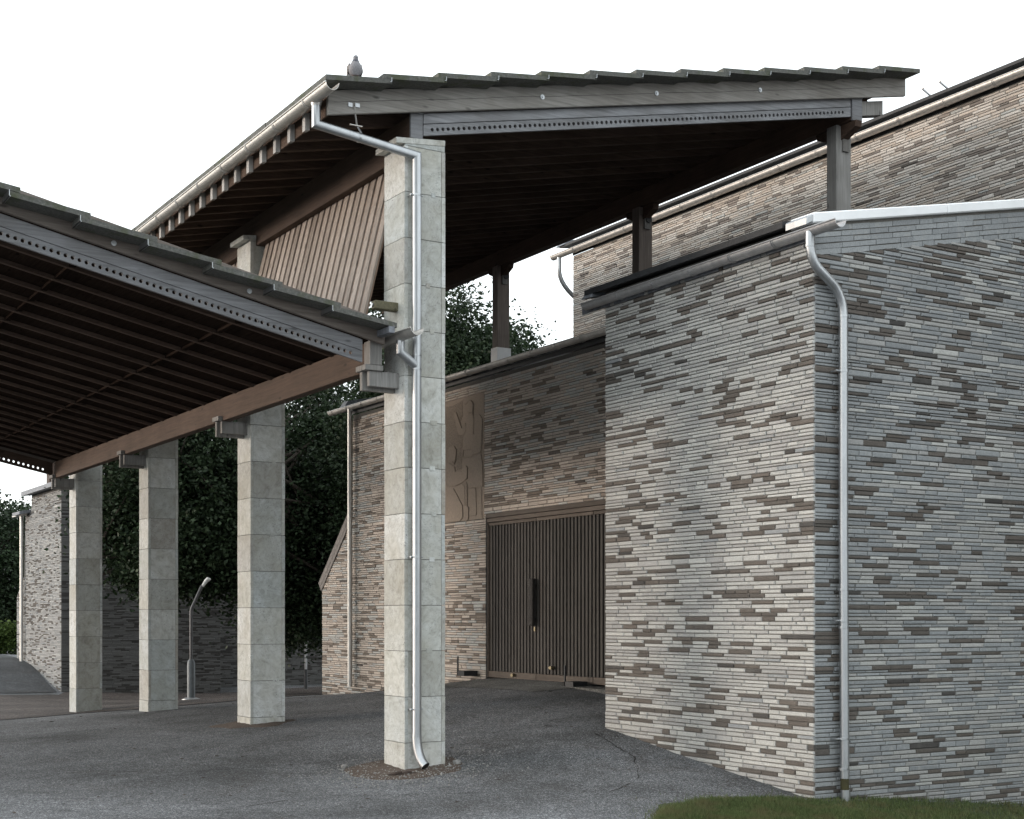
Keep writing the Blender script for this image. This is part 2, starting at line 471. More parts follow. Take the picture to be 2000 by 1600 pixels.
def grid_sheet(name, xs, ys, mat, dz=0.0, kind='structure', parent=None):
    X, Y = np.meshgrid(xs, ys)
    Z = gh(X.ravel(), Y.ravel()) + dz
    V = np.stack([X.ravel(), Y.ravel(), Z], 1).tolist()
    nx, ny = len(xs), len(ys)
    Fc = [(j * nx + i, j * nx + i + 1, (j + 1) * nx + i + 1, (j + 1) * nx + i) for j in range(ny - 1) for i in range(nx - 1)]
    me = bpy.data.meshes.new(name); me.from_pydata(V, [], Fc)
    me.polygons.foreach_set('use_smooth', [True] * len(me.polygons))
    o = link(name, me, parent, mat)
    if kind: o['kind'] = kind
    return o
def densify(pl, k):
    out = []
    for a, b in zip(pl[:-1], pl[1:]):
        for i in range(k): out.append((a[0] + (b[0] - a[0]) * i / k, a[1] + (b[1] - a[1]) * i / k))
    out.append(pl[-1]); return out
def strip_sheet(name, A, B, mat, dz, rows=24, wob=0.0, kind='structure'):
    V, Fc = [], []
    n = len(A)
    for j in range(rows + 1):
        t = j / rows
        for a, b in zip(A, B):
            x = a[0] + (b[0] - a[0]) * t; y = a[1] + (b[1] - a[1]) * t
            if wob and j in (0, rows):
                x += wob * noise.noise(Vector((x * 2, y * 2, 1))); y += wob * noise.noise(Vector((x * 2, y * 2, 5)))
            V.append((x, y, ghs(x, y) + dz))
    for j in range(rows):
        for i in range(n - 1): Fc.append((j * n + i, j * n + i + 1, (j + 1) * n + i + 1, (j + 1) * n + i))
    me = bpy.data.meshes.new(name); me.from_pydata(V, [], Fc)
    o = link(name, me, None, mat); o['kind'] = kind
    return o

xs = np.concatenate([[-400, -150, -60, -30], np.arange(-15, 30, 0.5), [34, 45, 70, 150, 400]])
ys = np.concatenate([[-300, -100, -30, -10], np.arange(-2, 60, 0.5), [64, 75, 100, 180, 450]])
grid_sheet('asphalt_yard', xs, ys, ASPH)
# red-brown gravel bed beyond the pillars
front = densify([(-14, 26.6), (2, 27.6), (5.76, 28.3), (7.33, 28.6), (7.9, 26.5), (9.77, 26.6), (11.05, 27.3), (12.5, 28.65), (16, 33), (24, 36)], 8)
back = densify([(-14, 41.5), (2, 42.2), (8.6, 43.2), (10.66, 44.1), (11.0, 44.8), (12.5, 44.8), (14, 44.8), (15.97, 44.8), (20, 44.8), (26, 44.8)], 8)
strip_sheet('gravel_bed', front, back, GRAVEL, 0.012, 40, 0.12)
strip_sheet('far_path', densify([(-14, 43.5), (2, 43.5), (8.6, 43.6), (10.75, 44.7)], 6), densify([(-14, 57), (2, 57.5), (9, 57.5), (11.2, 57.5)], 6), ASPH_DK, 0.014, 24)
# pale concrete strip running along the foot of the entrance wall
strip_sheet('concrete_strip', densify([(12.5, 18.2), (12.5, 22.5), (12.5, 26.9)], 8), densify([(11.6, 18.6), (11.5, 22.5), (11.9, 26.4)], 8), CONC, 0.008, 6, 0.06)

def crack(pts, w, seed):
    V, Fc = [], []
    pl = densify(pts, 14)
    for i, (x, y) in enumerate(pl):
        a = pl[max(0, i - 1)]; b = pl[min(len(pl) - 1, i + 1)]
        dx, dy = b[0] - a[0], b[1] - a[1]; l = math.hypot(dx, dy) + 1e-6
        nx, ny = -dy / l, dx / l
        o = 0.05 * noise.noise(Vector((x * 2.3, y * 2.3, seed))) + 0.02 * noise.noise(Vector((x * 11, y * 11, seed)))
        ww = w * max(0.12, 0.6 + 1.4 * noise.noise(Vector((x * 4, y * 4, seed + 5))))
        for s_ in (-1, 1):
            px, py = x + nx * (o + s_ * ww), y + ny * (o + s_ * ww)
            V.append((px, py, ghs(px, py) + 0.005))
    for i in range(len(pl) - 1): Fc.append((2 * i, 2 * i + 1, 2 * i + 3, 2 * i + 2))
    me = bpy.data.meshes.new('asphalt_crack'); me.from_pydata(V, [], Fc)
    o = link('asphalt_crack', me, None, CRACKM); o['kind'] = 'structure'
CRACKM = simple('crack_shadow_dirt', (0.018, 0.017, 0.016), 1.0, nscale=50, amp=0.5, bmp=0)
for i, (pts, w) in enumerate([
    ([(7.3, 15.9), (6.4, 16.1), (5.2, 16.3), (4.2, 17.2)], 0.010), ([(8.2, 15.6), (9.0, 16.6), (9.9, 18.6), (10.4, 19.9)], 0.011),
    ([(2.4, 18.6), (3.6, 18.9), (5.0, 18.7), (6.4, 19.3)], 0.009), ([(4.0, 22.0), (5.6, 21.4), (7.1, 22.2)], 0.009),
    ([(8.4, 12.2), (9.2, 12.6), (9.9, 13.6), (10.2, 14.9)], 0.007), ([(4.5, 13.2), (5.6, 13.7), (6.6, 13.5), (7.6, 12.9)], 0.007),
    ([(3.0, 15.0), (4.1, 14.8), (4.9, 15.4)], 0.007), ([(11.4, 19.2), (10.6, 20.4), (10.8, 22.6), (11.2, 25.2)], 0.014)]): crack(pts, w, i * 3.7)

# ------------------------------------------------------------------ brick walls
def project(p):
    d = p[0] * SN + p[1] * CS
    if d < 0.5: return None
    l = p[0] * CS - p[1] * SN
    return 1000 + F * l / d, 1207 - F * p[2] / d, d
SHAPES = {}
def brick_unit(k, mi, BMATS):
    """shared unit brick (1 x 1 x 1 box with chamfered, slightly uneven face); x along, z up, +y = outward"""
    key = (k, BMATS[mi].name)
    if key in SHAPES: return SHAPES[key]
    v, f = brick_geo(0.5, 0.5, 1.0, 0.04, 0.16, random.Random(k * 13 + mi))
    me = bpy.data.meshes.new('brick'); me.from_pydata(v, [], f); me.materials.append(BMATS[mi])
    SHAPES[key] = me
    return me
def brick_geo(hl, hh, d, cx, cz, rr, cd=0.25):
    j = lambda a: rr.uniform(-a, a)
    V = []
    base = [(-hl, -hh), (hl, -hh), (hl, hh), (-hl, hh)]
    for x, z in base: V.append((x, 0, z))
    jz = [(x + j(cx * 0.4), z + j(cz * 0.3)) for x, z in base]
    for x, z in jz: V.append((x, d * (1 - cd), z))
    for (x, z) in jz: V.append((x - math.copysign(cx, x), d * (1 + j(0.06)), z - math.copysign(cz, z)))
    Fc = []
    for a in (0, 4):
        for i in range(4):
            k = (i + 1) % 4
            Fc.append((a + i, a + k, a + 4 + k, a + 4 + i)[::-1])
    Fc.append((8, 9, 10, 11)[::-1])
    return V, Fc

def brick_wall(wall, faces, seed, solo=300, weights=(0.45, 0.12, 0.22, 0.06, 0.15, 0.0), brown=0.2, mort=0.010, course=(0.034, 0.053), BMATS=BM0):
    """faces: list of dict(o, u, n, L, z0, z1, spans(z)->[(a,b)]) ; bricks become children of wall"""
    rr = random.Random(seed)
    items = []
    for fc in faces:
        o, u, n = Vector(fc['o']), Vector(fc['u']), Vector(fc['n'])
        w8 = fc.get('weights', weights); br = fc.get('brown', brown)
        z = fc['z0']; ci = 0
        while z < fc['z1'] - 0.02:
            h = rr.uniform(*course)
            if rr.random() < 0.04: h *= 1.35
            if rr.random() < 0.10: h *= 0.75
            zm = z + h / 2
            for (a, b) in fc['spans'](zm):
                x = a - (rr.uniform(0, 0.3) if fc.get('ragged') else 0)
                x = a
                while x < b - 0.03:
                    L = rr.choice((rr.uniform(0.14, 0.3), rr.uniform(0.22, 0.40), rr.uniform(0.25, 0.5)))
                    if x + L > b - 0.08: L = b - x
                    nz = noise.noise(Vector(((x + seed) * 1.1, zm * 5.5 + seed, seed * 3.1)))
                    nb = noise.noise(Vector(((x + seed) * 0.28, zm * 0.6, seed * 1.7)))
                    pb = br * (0.75 + 0.6 * nb) + 0.55 * max(0, nz - 0.12)
                    if rr.random() < pb: mi = 4 if rr.random() < 0.94 else 5
                    else:
                        mi = rr.choices((0, 1, 2, 3), weights=w8[:4])[0]
                    if fc.get('damp') and x < fc['damp'] and mi in (0, 2): mi = 3 if rr.random() < 0.8 else 4
                    c = o + u * (x + L / 2) + Vector((0, 0, zm))
                    items.append((c, u, n, L - mort, h - mort * 0.85, mi, rr.uniform(0.012, 0.022)))
                    x += L
            z += h; ci += 1
    # the bricks that show largest become objects of their own
    sc = []
    for i, (c, u, n, L, h, mi, d) in enumerate(items):
        pr = project(c)
        if pr is None or not (0 < pr[0] < 2000 and 0 < pr[1] < 1600): continue
        view = c.normalized()
        a = abs(view.dot(n)) * L * h / (pr[2] ** 2)
        if view.dot(n) > 0: a = 0
        sc.append((a, i))
    sc.sort(reverse=True)
    solo_set = set(i for _, i in sc[:solo])
    wo = world_loc(wall)
    V, Fc, MI = [], [], []
    for i, (c, u, n, L, h, mi, d) in enumerate(items):
        if i in solo_set:
            o = bpy.data.objects.new('brick', brick_unit(rr.randrange(4), mi, BMATS))
            C.objects.link(o); o.parent = wall
            M = Matrix((u * L, n * (d + 0.012), Vector((0, 0, h)))).transposed().to_4x4()
            M.translation = c - n * 0.012 - wo
            o.matrix_local = M
        else:
            cc = min(0.006, h * 0.17)
            v, f = brick_geo(L / 2, h / 2, d + 0.012, cc * 1.6, cc, rr)
            b0 = len(V)
            for (x, y, zz) in v:
                p = c + u * x + n * (y - 0.012); V.append((p.x, p.y, p.z + zz))
            for q in f: Fc.append(tuple(b0 + k for k in q)); MI.append(mi)
    if V:
        me = bpy.data.meshes.new('brickwork'); me.from_pydata(V, [], Fc)
        for m in BMATS: me.materials.append(m)
        me.polygons.foreach_set('material_index', MI)
        o = link('brickwork', me, wall); o['kind'] = 'stuff'
        me.update()

def minus(sp, holes):
    for (a, b) in holes:
        out = []
        for (p, q) in sp:
            if b <= p or a >= q: out.append((p, q)); continue
            if a > p + 0.02: out.append((p, a))
            if b < q - 0.02: out.append((b, q))
        sp = out
    return sp

def half_gutter(name, x, z, r, y0, y1, mat, parent, brk=0.9, brk0=None, slope=0.0, seg=10):
    """half-round gutter along Y, open to the sky, with strap brackets as sub-parts"""
    mb = MB(); t = 0.004
    ys_ = [y0, y1]
    for rr_ in (r, r - t):
        for y in ys_:
            for k in range(seg + 1):
                w = math.pi + math.pi * k / seg
                mb.v.append((x + rr_ * math.cos(w), y, z + rr_ * math.sin(w) + slope * (y - y0)))
    n = seg + 1
    for k in range(seg):
        mb.f.append((k, k + 1, n + k + 1, n + k)); mb.f.append((2 * n + k, 3 * n + k, 3 * n + k + 1, 2 * n + k + 1))
        mb.f.append((k, 2 * n + k, 2 * n + k + 1, k + 1)); mb.f.append((n + k, n + k + 1, 3 * n + k + 1, 3 * n + k))
    # rolled front bead
    mb.tube([(x - r - 0.004, y0, z), (x - r - 0.004, y1, z + slope * (y1 - y0))], 0.009, 8)
    mb.tube([(x + r, y0, z + .004), (x + r, y1, z + .004 + slope * (y1 - y0))], 0.005, 6)
    g = mb.build(name, mat, parent, smooth=True)
    y = (y0 + 0.3) if brk0 is None else brk0
    while y < y1 - 0.1:
        for dy in (-0.012, 0.012):
            pass
        bm = MB()
        for dy in (-0.014, 0.014):
            pts = [(x + (r + 0.006) * math.cos(math.pi + math.pi * k / 9), y + dy, z + slope * (y - y0) + (r + 0.006) * math.sin(math.pi + math.pi * k / 9)) for k in range(10)]
            bm.tube(pts, 0.0045, 5)
        bm.box(x + r, x + r + 0.10, y - 0.015, y + 0.015, z - 0.004, z + 0.004)
        bm.build('gutter_bracket', mat, g, smooth=True)
        y += brk
    return g

# ------------------------------------------------------------------ CORNER BUILDING (near, right)
XC, YC = 10.52, 11.28
cb = thing('corner_building', 'grey stone-brick corner block at right with white metal coping and curved downpipe', 'building', (XC, YC, -2.0))
ROOF_S = 0.195
core = MB()
xe = 19.0
core.prism([(XC, YC, -2.8), (xe, YC, -2.8), (xe, YC, 4.16 + ROOF_S * (xe - XC)), (XC, YC, 4.16)], (0, 15.1 - YC, 0))
wall_c = core.build('wall', MORTAR, cb)
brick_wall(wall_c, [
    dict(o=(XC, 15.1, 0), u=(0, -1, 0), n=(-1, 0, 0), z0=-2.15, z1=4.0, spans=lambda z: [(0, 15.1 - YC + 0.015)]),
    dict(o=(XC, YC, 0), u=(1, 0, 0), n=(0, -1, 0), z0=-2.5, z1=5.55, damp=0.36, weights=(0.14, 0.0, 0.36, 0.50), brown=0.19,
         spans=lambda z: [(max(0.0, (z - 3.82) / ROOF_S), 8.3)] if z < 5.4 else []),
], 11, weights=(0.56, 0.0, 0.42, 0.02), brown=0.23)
# band of paler sloping stones under the coping
bd = MB()
rb = random.Random(5)
for k in range(5):
    x = XC
    while x < 18.5:
        L = rb.uniform(0.18, 0.5)
        z0 = 3.815 + 0.062 * k
        bd.box(x, x + L - 0.008, YC - 0.008 - rb.uniform(0, .008), YC + 0.02, z0 + rb.uniform(-.003, .003), z0 + 0.054 + rb.uniform(-.006, .004), ROOF_S, XC)
        x += L
bdo = bd.build('sloping_stone_band', B_BLUE, cb); bdo['label'] = 'band of long blue-grey stones following the coping slope'
# coping sheets
x = XC - 0.06
for k, L in enumerate((2.02, 2.0, 2.0, 2.0)):
    MB().box(x, x + L - 0.006, YC - 0.06, YC + 0.30, 4.15, 4.26, ROOF_S, XC).build('coping_sheet', WHITE_METAL, cb, bevel=0.012)
    x += L
MB().box(XC - 0.15, XC - 0.063, YC - 0.058, YC + 0.28, 4.15, 4.235, 0.5, XC - 0.063).build('coping_end', ZINC, cb, bevel=0.01)
rf = MB().prism([(XC - 0.16, YC + 0.31, 4.155), (xe, YC + 0.31, 4.155 + ROOF_S * (xe - XC + .16)), (xe, YC + 0.31, 4.225 + ROOF_S * (xe - XC + .16)), (XC - 0.16, YC + 0.31, 4.225)], (0, 15.1 - YC - 0.05, 0)).build('roof', BLACK, cb)
MB().prism([(XC - 0.20, 15.18, 4.10), (XC + 0.6, 15.18, 4.28), (XC + 0.6, 15.18, 4.40), (XC - 0.06, 15.18, 4.27)], (0, 0.2, 0)).build('roof_end_cap', LEAD, cb)
x0 = XC - 0.02
fl = MB()
y = YC + 0.1
while y < 15.0:
    fl.box(x0 - 0.012, x0 + 0.01, y, y + 0.62, 3.97, 4.05); y += 0.72
fl.build('lead_flashing', LEAD, cb)
g = half_gutter('gutter', XC - 0.10, 4.06, 0.075, 10.78, 15.42, ZINC_DK, cb, 0.72, 11.75)
dp = MB()
px_, py_ = 10.845, YC - 0.10
pts = [(XC - 0.10, YC - 0.02, 4.0), (XC - 0.10, YC - 0.02, 3.86)]
def arc(p0, p1, p2, n=6):
    p0, p1, p2 = Vector(p0), Vector(p1), Vector(p2)
    return [tuple(p0 * (1 - t) ** 2 + p1 * 2 * t * (1 - t) + p2 * t * t) for t in [i / n for i in range(n + 1)]]
pts = [(XC - 0.13, YC - 0.08, 4.03)] + arc((XC - 0.13, YC - 0.08, 3.92), (XC - 0.13, YC - 0.09, 3.72), (XC + 0.0, py_, 3.63)) + arc((XC + 0.17, py_, 3.52), (px_, py_, 3.40), (px_, py_, 3.18)) + [(px_, py_, 1.0), (px_ + 0.02, py_, -1.70)]
dpo = dp.tube(pts, 0.05, 20).build('downpipe', ZINC, cb, smooth=True)
for z in (3.88, 3.19, 0.30, -0.10, -1.60):
    xx = px_ if z < 3.4 else XC - 0.13
    yy = py_ if z < 3.4 else YC - 0.08
    MB().tube([(xx, yy, z - 0.012), (xx, yy, z + 0.012)], 0.0545, 20).build('pipe_joint', ZINC, dpo, smooth=True)
for z in (2.61, -0.03, -1.28):
    cl = MB().tube([(px_, py_, z - 0.012), (px_, py_, z + 0.012)], 0.056, 20)
    cl.tube([(px_ - 0.05, py_, z), (px_ - 0.11, py_, z)], 0.012, 8).tube([(px_ - 0.10, py_, z), (px_ - 0.10, YC, z)], 0.008, 6)
    cl.build('pipe_clamp', ZINC, dpo, smooth=True)
ib = MB().tube([(px_ + 0.02, py_, -1.70), (px_ + 0.02, py_, -1.82)], 0.045, 16).build('pipe_opening', simple('mossy_hollow', (0.05, 0.045, 0.02), 0.9, nscale=30), dpo, smooth=True)
MB().tube([(px_ + 0.03, py_, -1.82), (px_ + 0.03, py_, -2.02)], 0.052, 20, radii=[0.052, 0.052]).build('lower_pipe', ZINC, dpo, smooth=True)
MB().tube([(px_ + 0.03, py_, -1.985), (px_ + 0.03, py_, -2.05)], 0.075, 20).build('pipe_collar', ZINC, dpo, smooth=True)

# ------------------------------------------------------------------ ENTRANCE BUILDING
XE = 12.55
eb = thing('entrance_building', 'warm-toned long stone-brick wall behind the pillars with a slatted double door and carved relief', 'building', (XE, 22, -1.4))
DZ0, DZ1, DY0, DY1 = -1.03, 1.80, 15.2, 21.66
core = MB()
def wall_piece(y0, y1, z0, z1): core.box(XE, XE + 4.5, y0, y1, z0, z1)
wall_piece(DY1, 27.17, -2.8, 4.2)
wall_piece(15.2, DY1, 1.80, 4.2)
core.box(XE + 0.35, XE + 4.5, 15.2, DY1, -2.8, 1.80)
core.prism([(XE, 27.17, -2.8), (XE, 28.74, -2.8), (XE, 28.74, 0.72), (XE, 27.17, 2.18)], (0.9, 0, 0))
wall_e = core.build('wall', MORTAR_D, eb)
RY0, RY1, RZ0, RZ1 = 21.71, 23.75, 1.74, 3.95
def espans(z):
    hi = 27.17 if z > 2.1 else (28.74 if z < 0.72 else 28.74 - (z - 0.72) / 1.46 * 1.57)
    lo = 15.2
    sp = [(28.74 - hi, 28.74 - lo)]
    holes = []
    if z < DZ1 + 0.02: holes.append((28.74 - DY1, 28.74 - DY0))
    if RZ0 < z < RZ1: holes.append((28.74 - RY1, 28.74 - RY0))
    return minus(sp, holes)
brick_wall(wall_e, [dict(o=(XE, 28.74, 0), u=(0, -1, 0), n=(-1, 0, 0), z0=-1.9, z1=4.12, spans=espans),
                    dict(o=(XE, 15.18, 0), u=(0, 1, 0), n=(1, 0, 0), z0=9, z1=1, spans=lambda z: [])],
           23, weights=(0.30, 0.70, 0.0, 0.0), brown=0.2, BMATS=BM_ENT)
# dark end return of the wall's far end
MB().box(XE - 0.01, XE + 4.5, 14.9, 27.6, 4.31, 4.35, 0.30, XE).build('roof', BLACK, eb)
MB().box(XE - 0.03, XE + 0.0, 15.2, 27.17, 4.22, 4.29).build('eaves_board', BLACK, eb)
half_gutter('gutter', XE - 0.12, 4.36, 0.075, 15.1, 28.05, ZINC_OLD, eb, 0.72, 15.6)
MB().prism([(XE - 0.18, 27.2, 4.38), (XE + 0.5, 27.2, 4.55), (XE + 0.5, 27.2, 4.62), (XE - 0.1, 27.2, 4.50)], (0, 0.25, 0)).build('roof_end_cap', LEAD, eb)
# sloping slate coping on the low wing
for k in range(7):
    t0, t1 = k / 7, (k + 1) / 7
    a = Vector((XE - 0.04, 28.80 - 1.6 * t0, 0.66 + 1.50 * t0)); b = Vector((XE - 0.04, 28.80 - 1.6 * t1, 0.66 + 1.50 * t1))
    off = Vector((0, 0.06, 0.075))
    MB().prism([a, b, b + off * 1.3, a + off * (1.3 + 0.0)], (1.0, 0, 0)).build('coping_slate', STONE_D, eb)
    MB().prism([a - off * 1.0, b - off * 1.0, b - off * 0.08, a - off * 0.08], (0.9, 0, 0)).build('coping_slate', STONE_D, eb)
# downpipe at the far end
dpo = MB().tube([(XE - 0.13, 27.05, 4.32), (XE - 0.13, 27.05, -1.42)], 0.05, 18).build('downpipe', ZINC_OLD, eb, smooth=True)
for z in (2.6, 0.2, -1.3): MB().tube([(XE - 0.13, 27.05, z - 0.02), (XE - 0.13, 27.05, z + 0.02)], 0.055, 16).build('pipe_joint', ZINC_OLD, dpo, smooth=True)
for z in (2.2, 1.55, -0.9): MB().tube([(XE - 0.09, 27.0, z), (XE + 0.0, 26.98, z)], 0.012, 6).build('pipe_stay', ZINC_OLD, dpo)
# door
door = MB().box(XE + 0.12, XE + 0.16, DY0, DY1 - 0.03, DZ0 + 0.02, 1.66).build('door', HOLE, eb)
y = DY1 - 0.09; i = 0
while y > DY0 + 0.1:
    z0 = DZ0 + 0.11
    MB().box(XE + 0.045, XE + 0.118, y - 0.030 + R.uniform(-.003, .003), y + 0.026, z0, 1.60).build('door_slat', W_DOOR, door)
    y -= 0.102; i += 1
lf = [(DY1 - 0.035, 20.085), (20.07, 18.42), (18.40, 15.25)]
for a, b in lf:
    MB().box(XE + 0.03, XE + 0.119, b, a, DZ0, DZ0 + 0.105).build('bottom_rail', W_DOORF, door)
    MB().box(XE + 0.035, XE + 0.119, b, a, 1.605, 1.655).build('top_rail', W_DOORF, door)
MB().box(XE + 0.02, XE + 0.3, DY1 - 0.03, DY1, DZ0, 1.66).build('door_jamb', W_DOORF, door)
for z in (1.665, 1.74):
    MB().box(XE - 0.012 + (0.02 if z < 1.7 else 0), XE + 0.3, DY0, DY1, z, z + 0.066).build('lintel_board', W_DOORF, eb)
hn = MB().box(XE - 0.06, XE + 0.01, 20.05, 20.17, -0.13, 0.65)
hn.box(XE + 0.0, XE + 0.05, 20.08, 20.14, 0.5, 0.56).box(XE + 0.0, XE + 0.05, 20.08, 20.14, -0.06, 0.0)
ho = hn.build('door_handle', simple('burnt_oak', (0.018, 0.015, 0.013), 0.7, nscale=50, amp=0.6, bmp=1, bd=.02), door, bevel=0.01)
MB().box(XE + 0.02, XE + 0.04, 20.09, 20.13, -0.22, -0.15).build('key_plate', BRASS, door)
for yy, zz in ((20.75, DZ0 + 0.06), (19.55, DZ0 + 0.22)):
    MB().tube([(XE - 0.03, yy, zz), (XE + 0.04, yy, zz)], 0.03, 10).tube([(XE - 0.02, yy + 0.05, zz), (XE + 0.04, yy + 0.05, zz)], 0.02, 8).build('door_stop', BRASS, door, smooth=True)
MB().box(XE - 0.35, XE + 0.10, 15.25, DY1 - 0.2, DZ0 - 0.4, DZ0 - 0.035).build('threshold', CONC, eb)
for (y0, z0) in ((22.05, -1.02), (18.6, -1.08)):
    MB().box(XE - 0.30, XE - 0.03, y0 - 0.13, y0 + 0.13, z0, z0 + 0.09).box(XE - 0.30, XE - 0.28, y0 + 0.10, y0 + 0.13, z0, z0 + 0.34).build('boot_scraper', BLACK, eb)
# carved relief
rel = MB().box(XE - 0.012, XE + 0.05, RY0, RY1, RZ0, RZ1).build('relief_panel', RELIEF, eb)
def rp(px, py):
    u = (px - 105) / 415.0; v = (py - 165 + (px - 105) * 0.10 - 0) / (1310.0)
    return RY0 + (1 - u) * 1.45, RZ1 - v * (RZ1 - RZ0)
def plate(name, polys, parent, mat, base=0.012):
    mb = MB()
    for (pl, d) in polys:
        pts = [rp(*p) for p in pl]
        ar = sum(pts[i][0] * pts[(i + 1) % len(pts)][1] - pts[(i + 1) % len(pts)][0] * pts[i][1] for i in range(len(pts)))
        if ar < 0: pts = pts[::-1]
        mb.prism([(XE - base, a, b) for a, b in pts], (-d * 0.65, 0, 0))
    return mb.build(name, mat, parent, bevel=0.008)
def ell(cx, cy, rx, ry, n=14): return [(cx + rx * math.cos(2 * math.pi * i / n), cy + ry * math.sin(2 * math.pi * i / n)) for i in range(n)]
plate('carved_foliage', [([(112, 215), (200, 215), (300, 170), (300, 330), (255, 470), (300, 560), (290, 900), (240, 910), (225, 760), (235, 680), (180, 640), (140, 680), (112, 800)], 0.006)], rel, RELIEF_TEX)
plate('standing_figure', [
    (ell(368, 250, 44, 72), 0.030),
    ([(330, 225), (350, 190), (395, 190), (415, 230), (410, 330), (425, 380), (422, 550), (400, 545), (395, 330), (372, 200), (345, 220)], 0.038),
    ([(345, 345), (395, 350), (480, 350), (505, 400), (500, 600), (490, 745), (400, 770), (385, 600), (330, 470)], 0.024),
    ([(400, 785), (492, 765), (508, 860), (512, 1105), (368, 1110), (378, 930)], 0.028),
    ([(214, 300), (236, 290), (295, 470), (330, 420), (345, 470), (320, 545), (266, 545), (232, 420)], 0.030),
    ([(330, 480), (352, 470), (395, 600), (400, 700), (310, 705), (305, 770), (400, 775), (398, 790), (300, 790), (298, 690)], 0.020),
    ([(385, 1115), (436, 1115), (446, 1360), (440, 1400), (372, 1408), (398, 1340)], 0.020),
    ([(455, 1115), (496, 1112), (500, 1400), (508, 1440), (462, 1440), (470, 1300)], 0.016),
    ([(303, 560), (316, 560), (316, 700), (303, 700)], 0.016)], rel, RELIEF)
plate('kneeling_figure', [
    (ell(185, 745, 40, 78), 0.028),
    ([(148, 700), (165, 655), (215, 650), (238, 690), (230, 800), (212, 850), (205, 700)], 0.034),
    ([(120, 850), (150, 820), (215, 870), (232, 980), (225, 1080), (165, 1085), (118, 1050), (110, 940)], 0.022),
    ([(215, 925), (300, 930), (335, 870), (352, 890), (350, 1010), (300, 1050), (215, 1085), (200, 1040)], 0.028),
    ([(110, 1120), (205, 1105), (240, 1170), (300, 1290), (305, 1420), (270, 1460), (130, 1462), (125, 1300)], 0.026),
    ([(215, 1100), (300, 1060), (322, 1090), (325, 1300), (300, 1280), (245, 1160)], 0.016)], rel, RELIEF)
plate('carved_spade', [([(330, 1090), (342, 1040), (350, 1080), (352, 1300), (366, 1310), (364, 1440), (340, 1468), (316, 1440), (314, 1310), (332, 1298)], 0.030)], rel, RELIEF)

# ------------------------------------------------------------------ HALL (tall, behind)
XH = 17.5
hb = thing('hall_building', 'tall pale pinkish stone-brick hall rising behind the corner block at upper right, long zinc gutter', 'building', (XH, 20, 3))
wall_h = MB().box(XH, XH + 8, 5.0, 26.37, -2.8, 7.98).build('wall', MORTAR, hb)
brick_wall(wall_h, [dict(o=(XH, 26.37, 0), u=(0, -1, 0), n=(-1, 0, 0), z0=3.9, z1=7.96, spans=lambda z: [(0, 15.5)])], 31,
           weights=(0.62, 0.34, 0.04, 0.0), brown=0.19, BMATS=BM_HALL)
MB().box(XH - 0.22, XH + 8, 5.0, 26.6, 8.17, 8.22, 0.14, XH - 0.22).build('roof', BLACK, hb)
MB().box(XH - 0.02, XH + 0.0, 5.0, 26.37, 7.99, 8.14).build('eaves_board', BLACK, hb)
half_gutter('gutter', XH - 0.13, 8.08, 0.085, 8.0, 27.0, ZINC_OLD, hb, 0.95, 9.0)
MB().tube([(XH - 0.13, 26.75, 8.03)] + arc((XH - 0.13, 26.75, 7.8), (XH - 0.13, 26.8, 7.5), (XH + 0.2, 26.7, 7.2)) + [(XH + 0.5, 26.55, 6.9), (XH + 0.5, 26.55, 3)], 0.05, 14).build('downpipe', ZINC, hb, smooth=True)
MB().prism([(XH - 0.26, 26.4, 8.2), (XH + 0.5, 26.4, 8.31), (XH + 0.5, 26.4, 8.42), (XH - 0.1, 26.4, 8.33)], (0, 0.3, 0)).build('roof_end_cap', LEAD, hb)
for yy in (15.95, 15.60):
    MB().obox((XH - 0.24, yy, 8.27), (0.11, 0, -0.045), (0, 0.012, 0), (0, 0, 0.012)).obox((XH - 0.345, yy, 8.37), (0.006, 0, 0), (0, 0.03, 0), (-0.012, 0, 0.06)).build('snow_guard_arm', ZINC_DK, hb)
for (yy, zz, L) in ((14.0, 8.50, 0.5), (12.9, 8.66, 0.9)):
    gt = MB()
    gt.box(XH - 0.0, XH + L, yy - 0.25, yy + 0.25, zz, zz + 0.02)
    for k in range(9):
        gt.box(XH - 0.0 + k * L / 9, XH + 0.012 + k * L / 9, yy - 0.25, yy + 0.25, zz + 0.02, zz + 0.07)
    gt.box(XH, XH + L, yy - 0.26, yy - 0.24, zz + 0.06, zz + 0.09)
    gt.box(XH, XH + 0.04, yy - 0.02, yy + 0.02, 8.2, zz)
    gt.build('roof_walkway_grating', ZINC_DK, hb)
MB().tube([(XH + 0.1, 14.2, 8.46), (XH + 0.1, 12.2, 8.66)], 0.02, 8).build('roof_rail', ZINC_DK, hb)

# ------------------------------------------------------------------ FAR-LEFT BUILDING and back walls
XF, YF = 10.9, 44.82
fb = thing('far_building', 'distant stone-brick block at far left behind the last pillar, bright side wall and shaded front', 'building', (XF, YF, -2.4))
core = MB().box(XF, XF + 5.07, YF, 48.79, -3.2, 4.05)
core.prism([(XF, 48.79, -3.2), (XF, 51.0, -3.2), (XF, 51.0, 0.74), (XF, 49.9, 1.4), (XF, 49.75, 3.4), (XF, 48.79, 3.55)], (3, 0, 0))
wall_f = core.build('wall', MORTAR_D, fb)
def fsp(z):
    hi = 48.79
    if z < 3.4: hi = 49.7
    if z < 1.35: hi = 50.95 - max(0, (z - 0.7)) * 1.6
    return [(51.0 - hi, 51.0 - YF)]
brick_wall(wall_f, [dict(o=(XF, 51.0, 0), u=(0, -1, 0), n=(-1, 0, 0), z0=-2.7, z1=3.95, spans=fsp),
                    ], 41,
           weights=(0.10, 0.0, 0.80, 0.10), brown=0.24, solo=300)
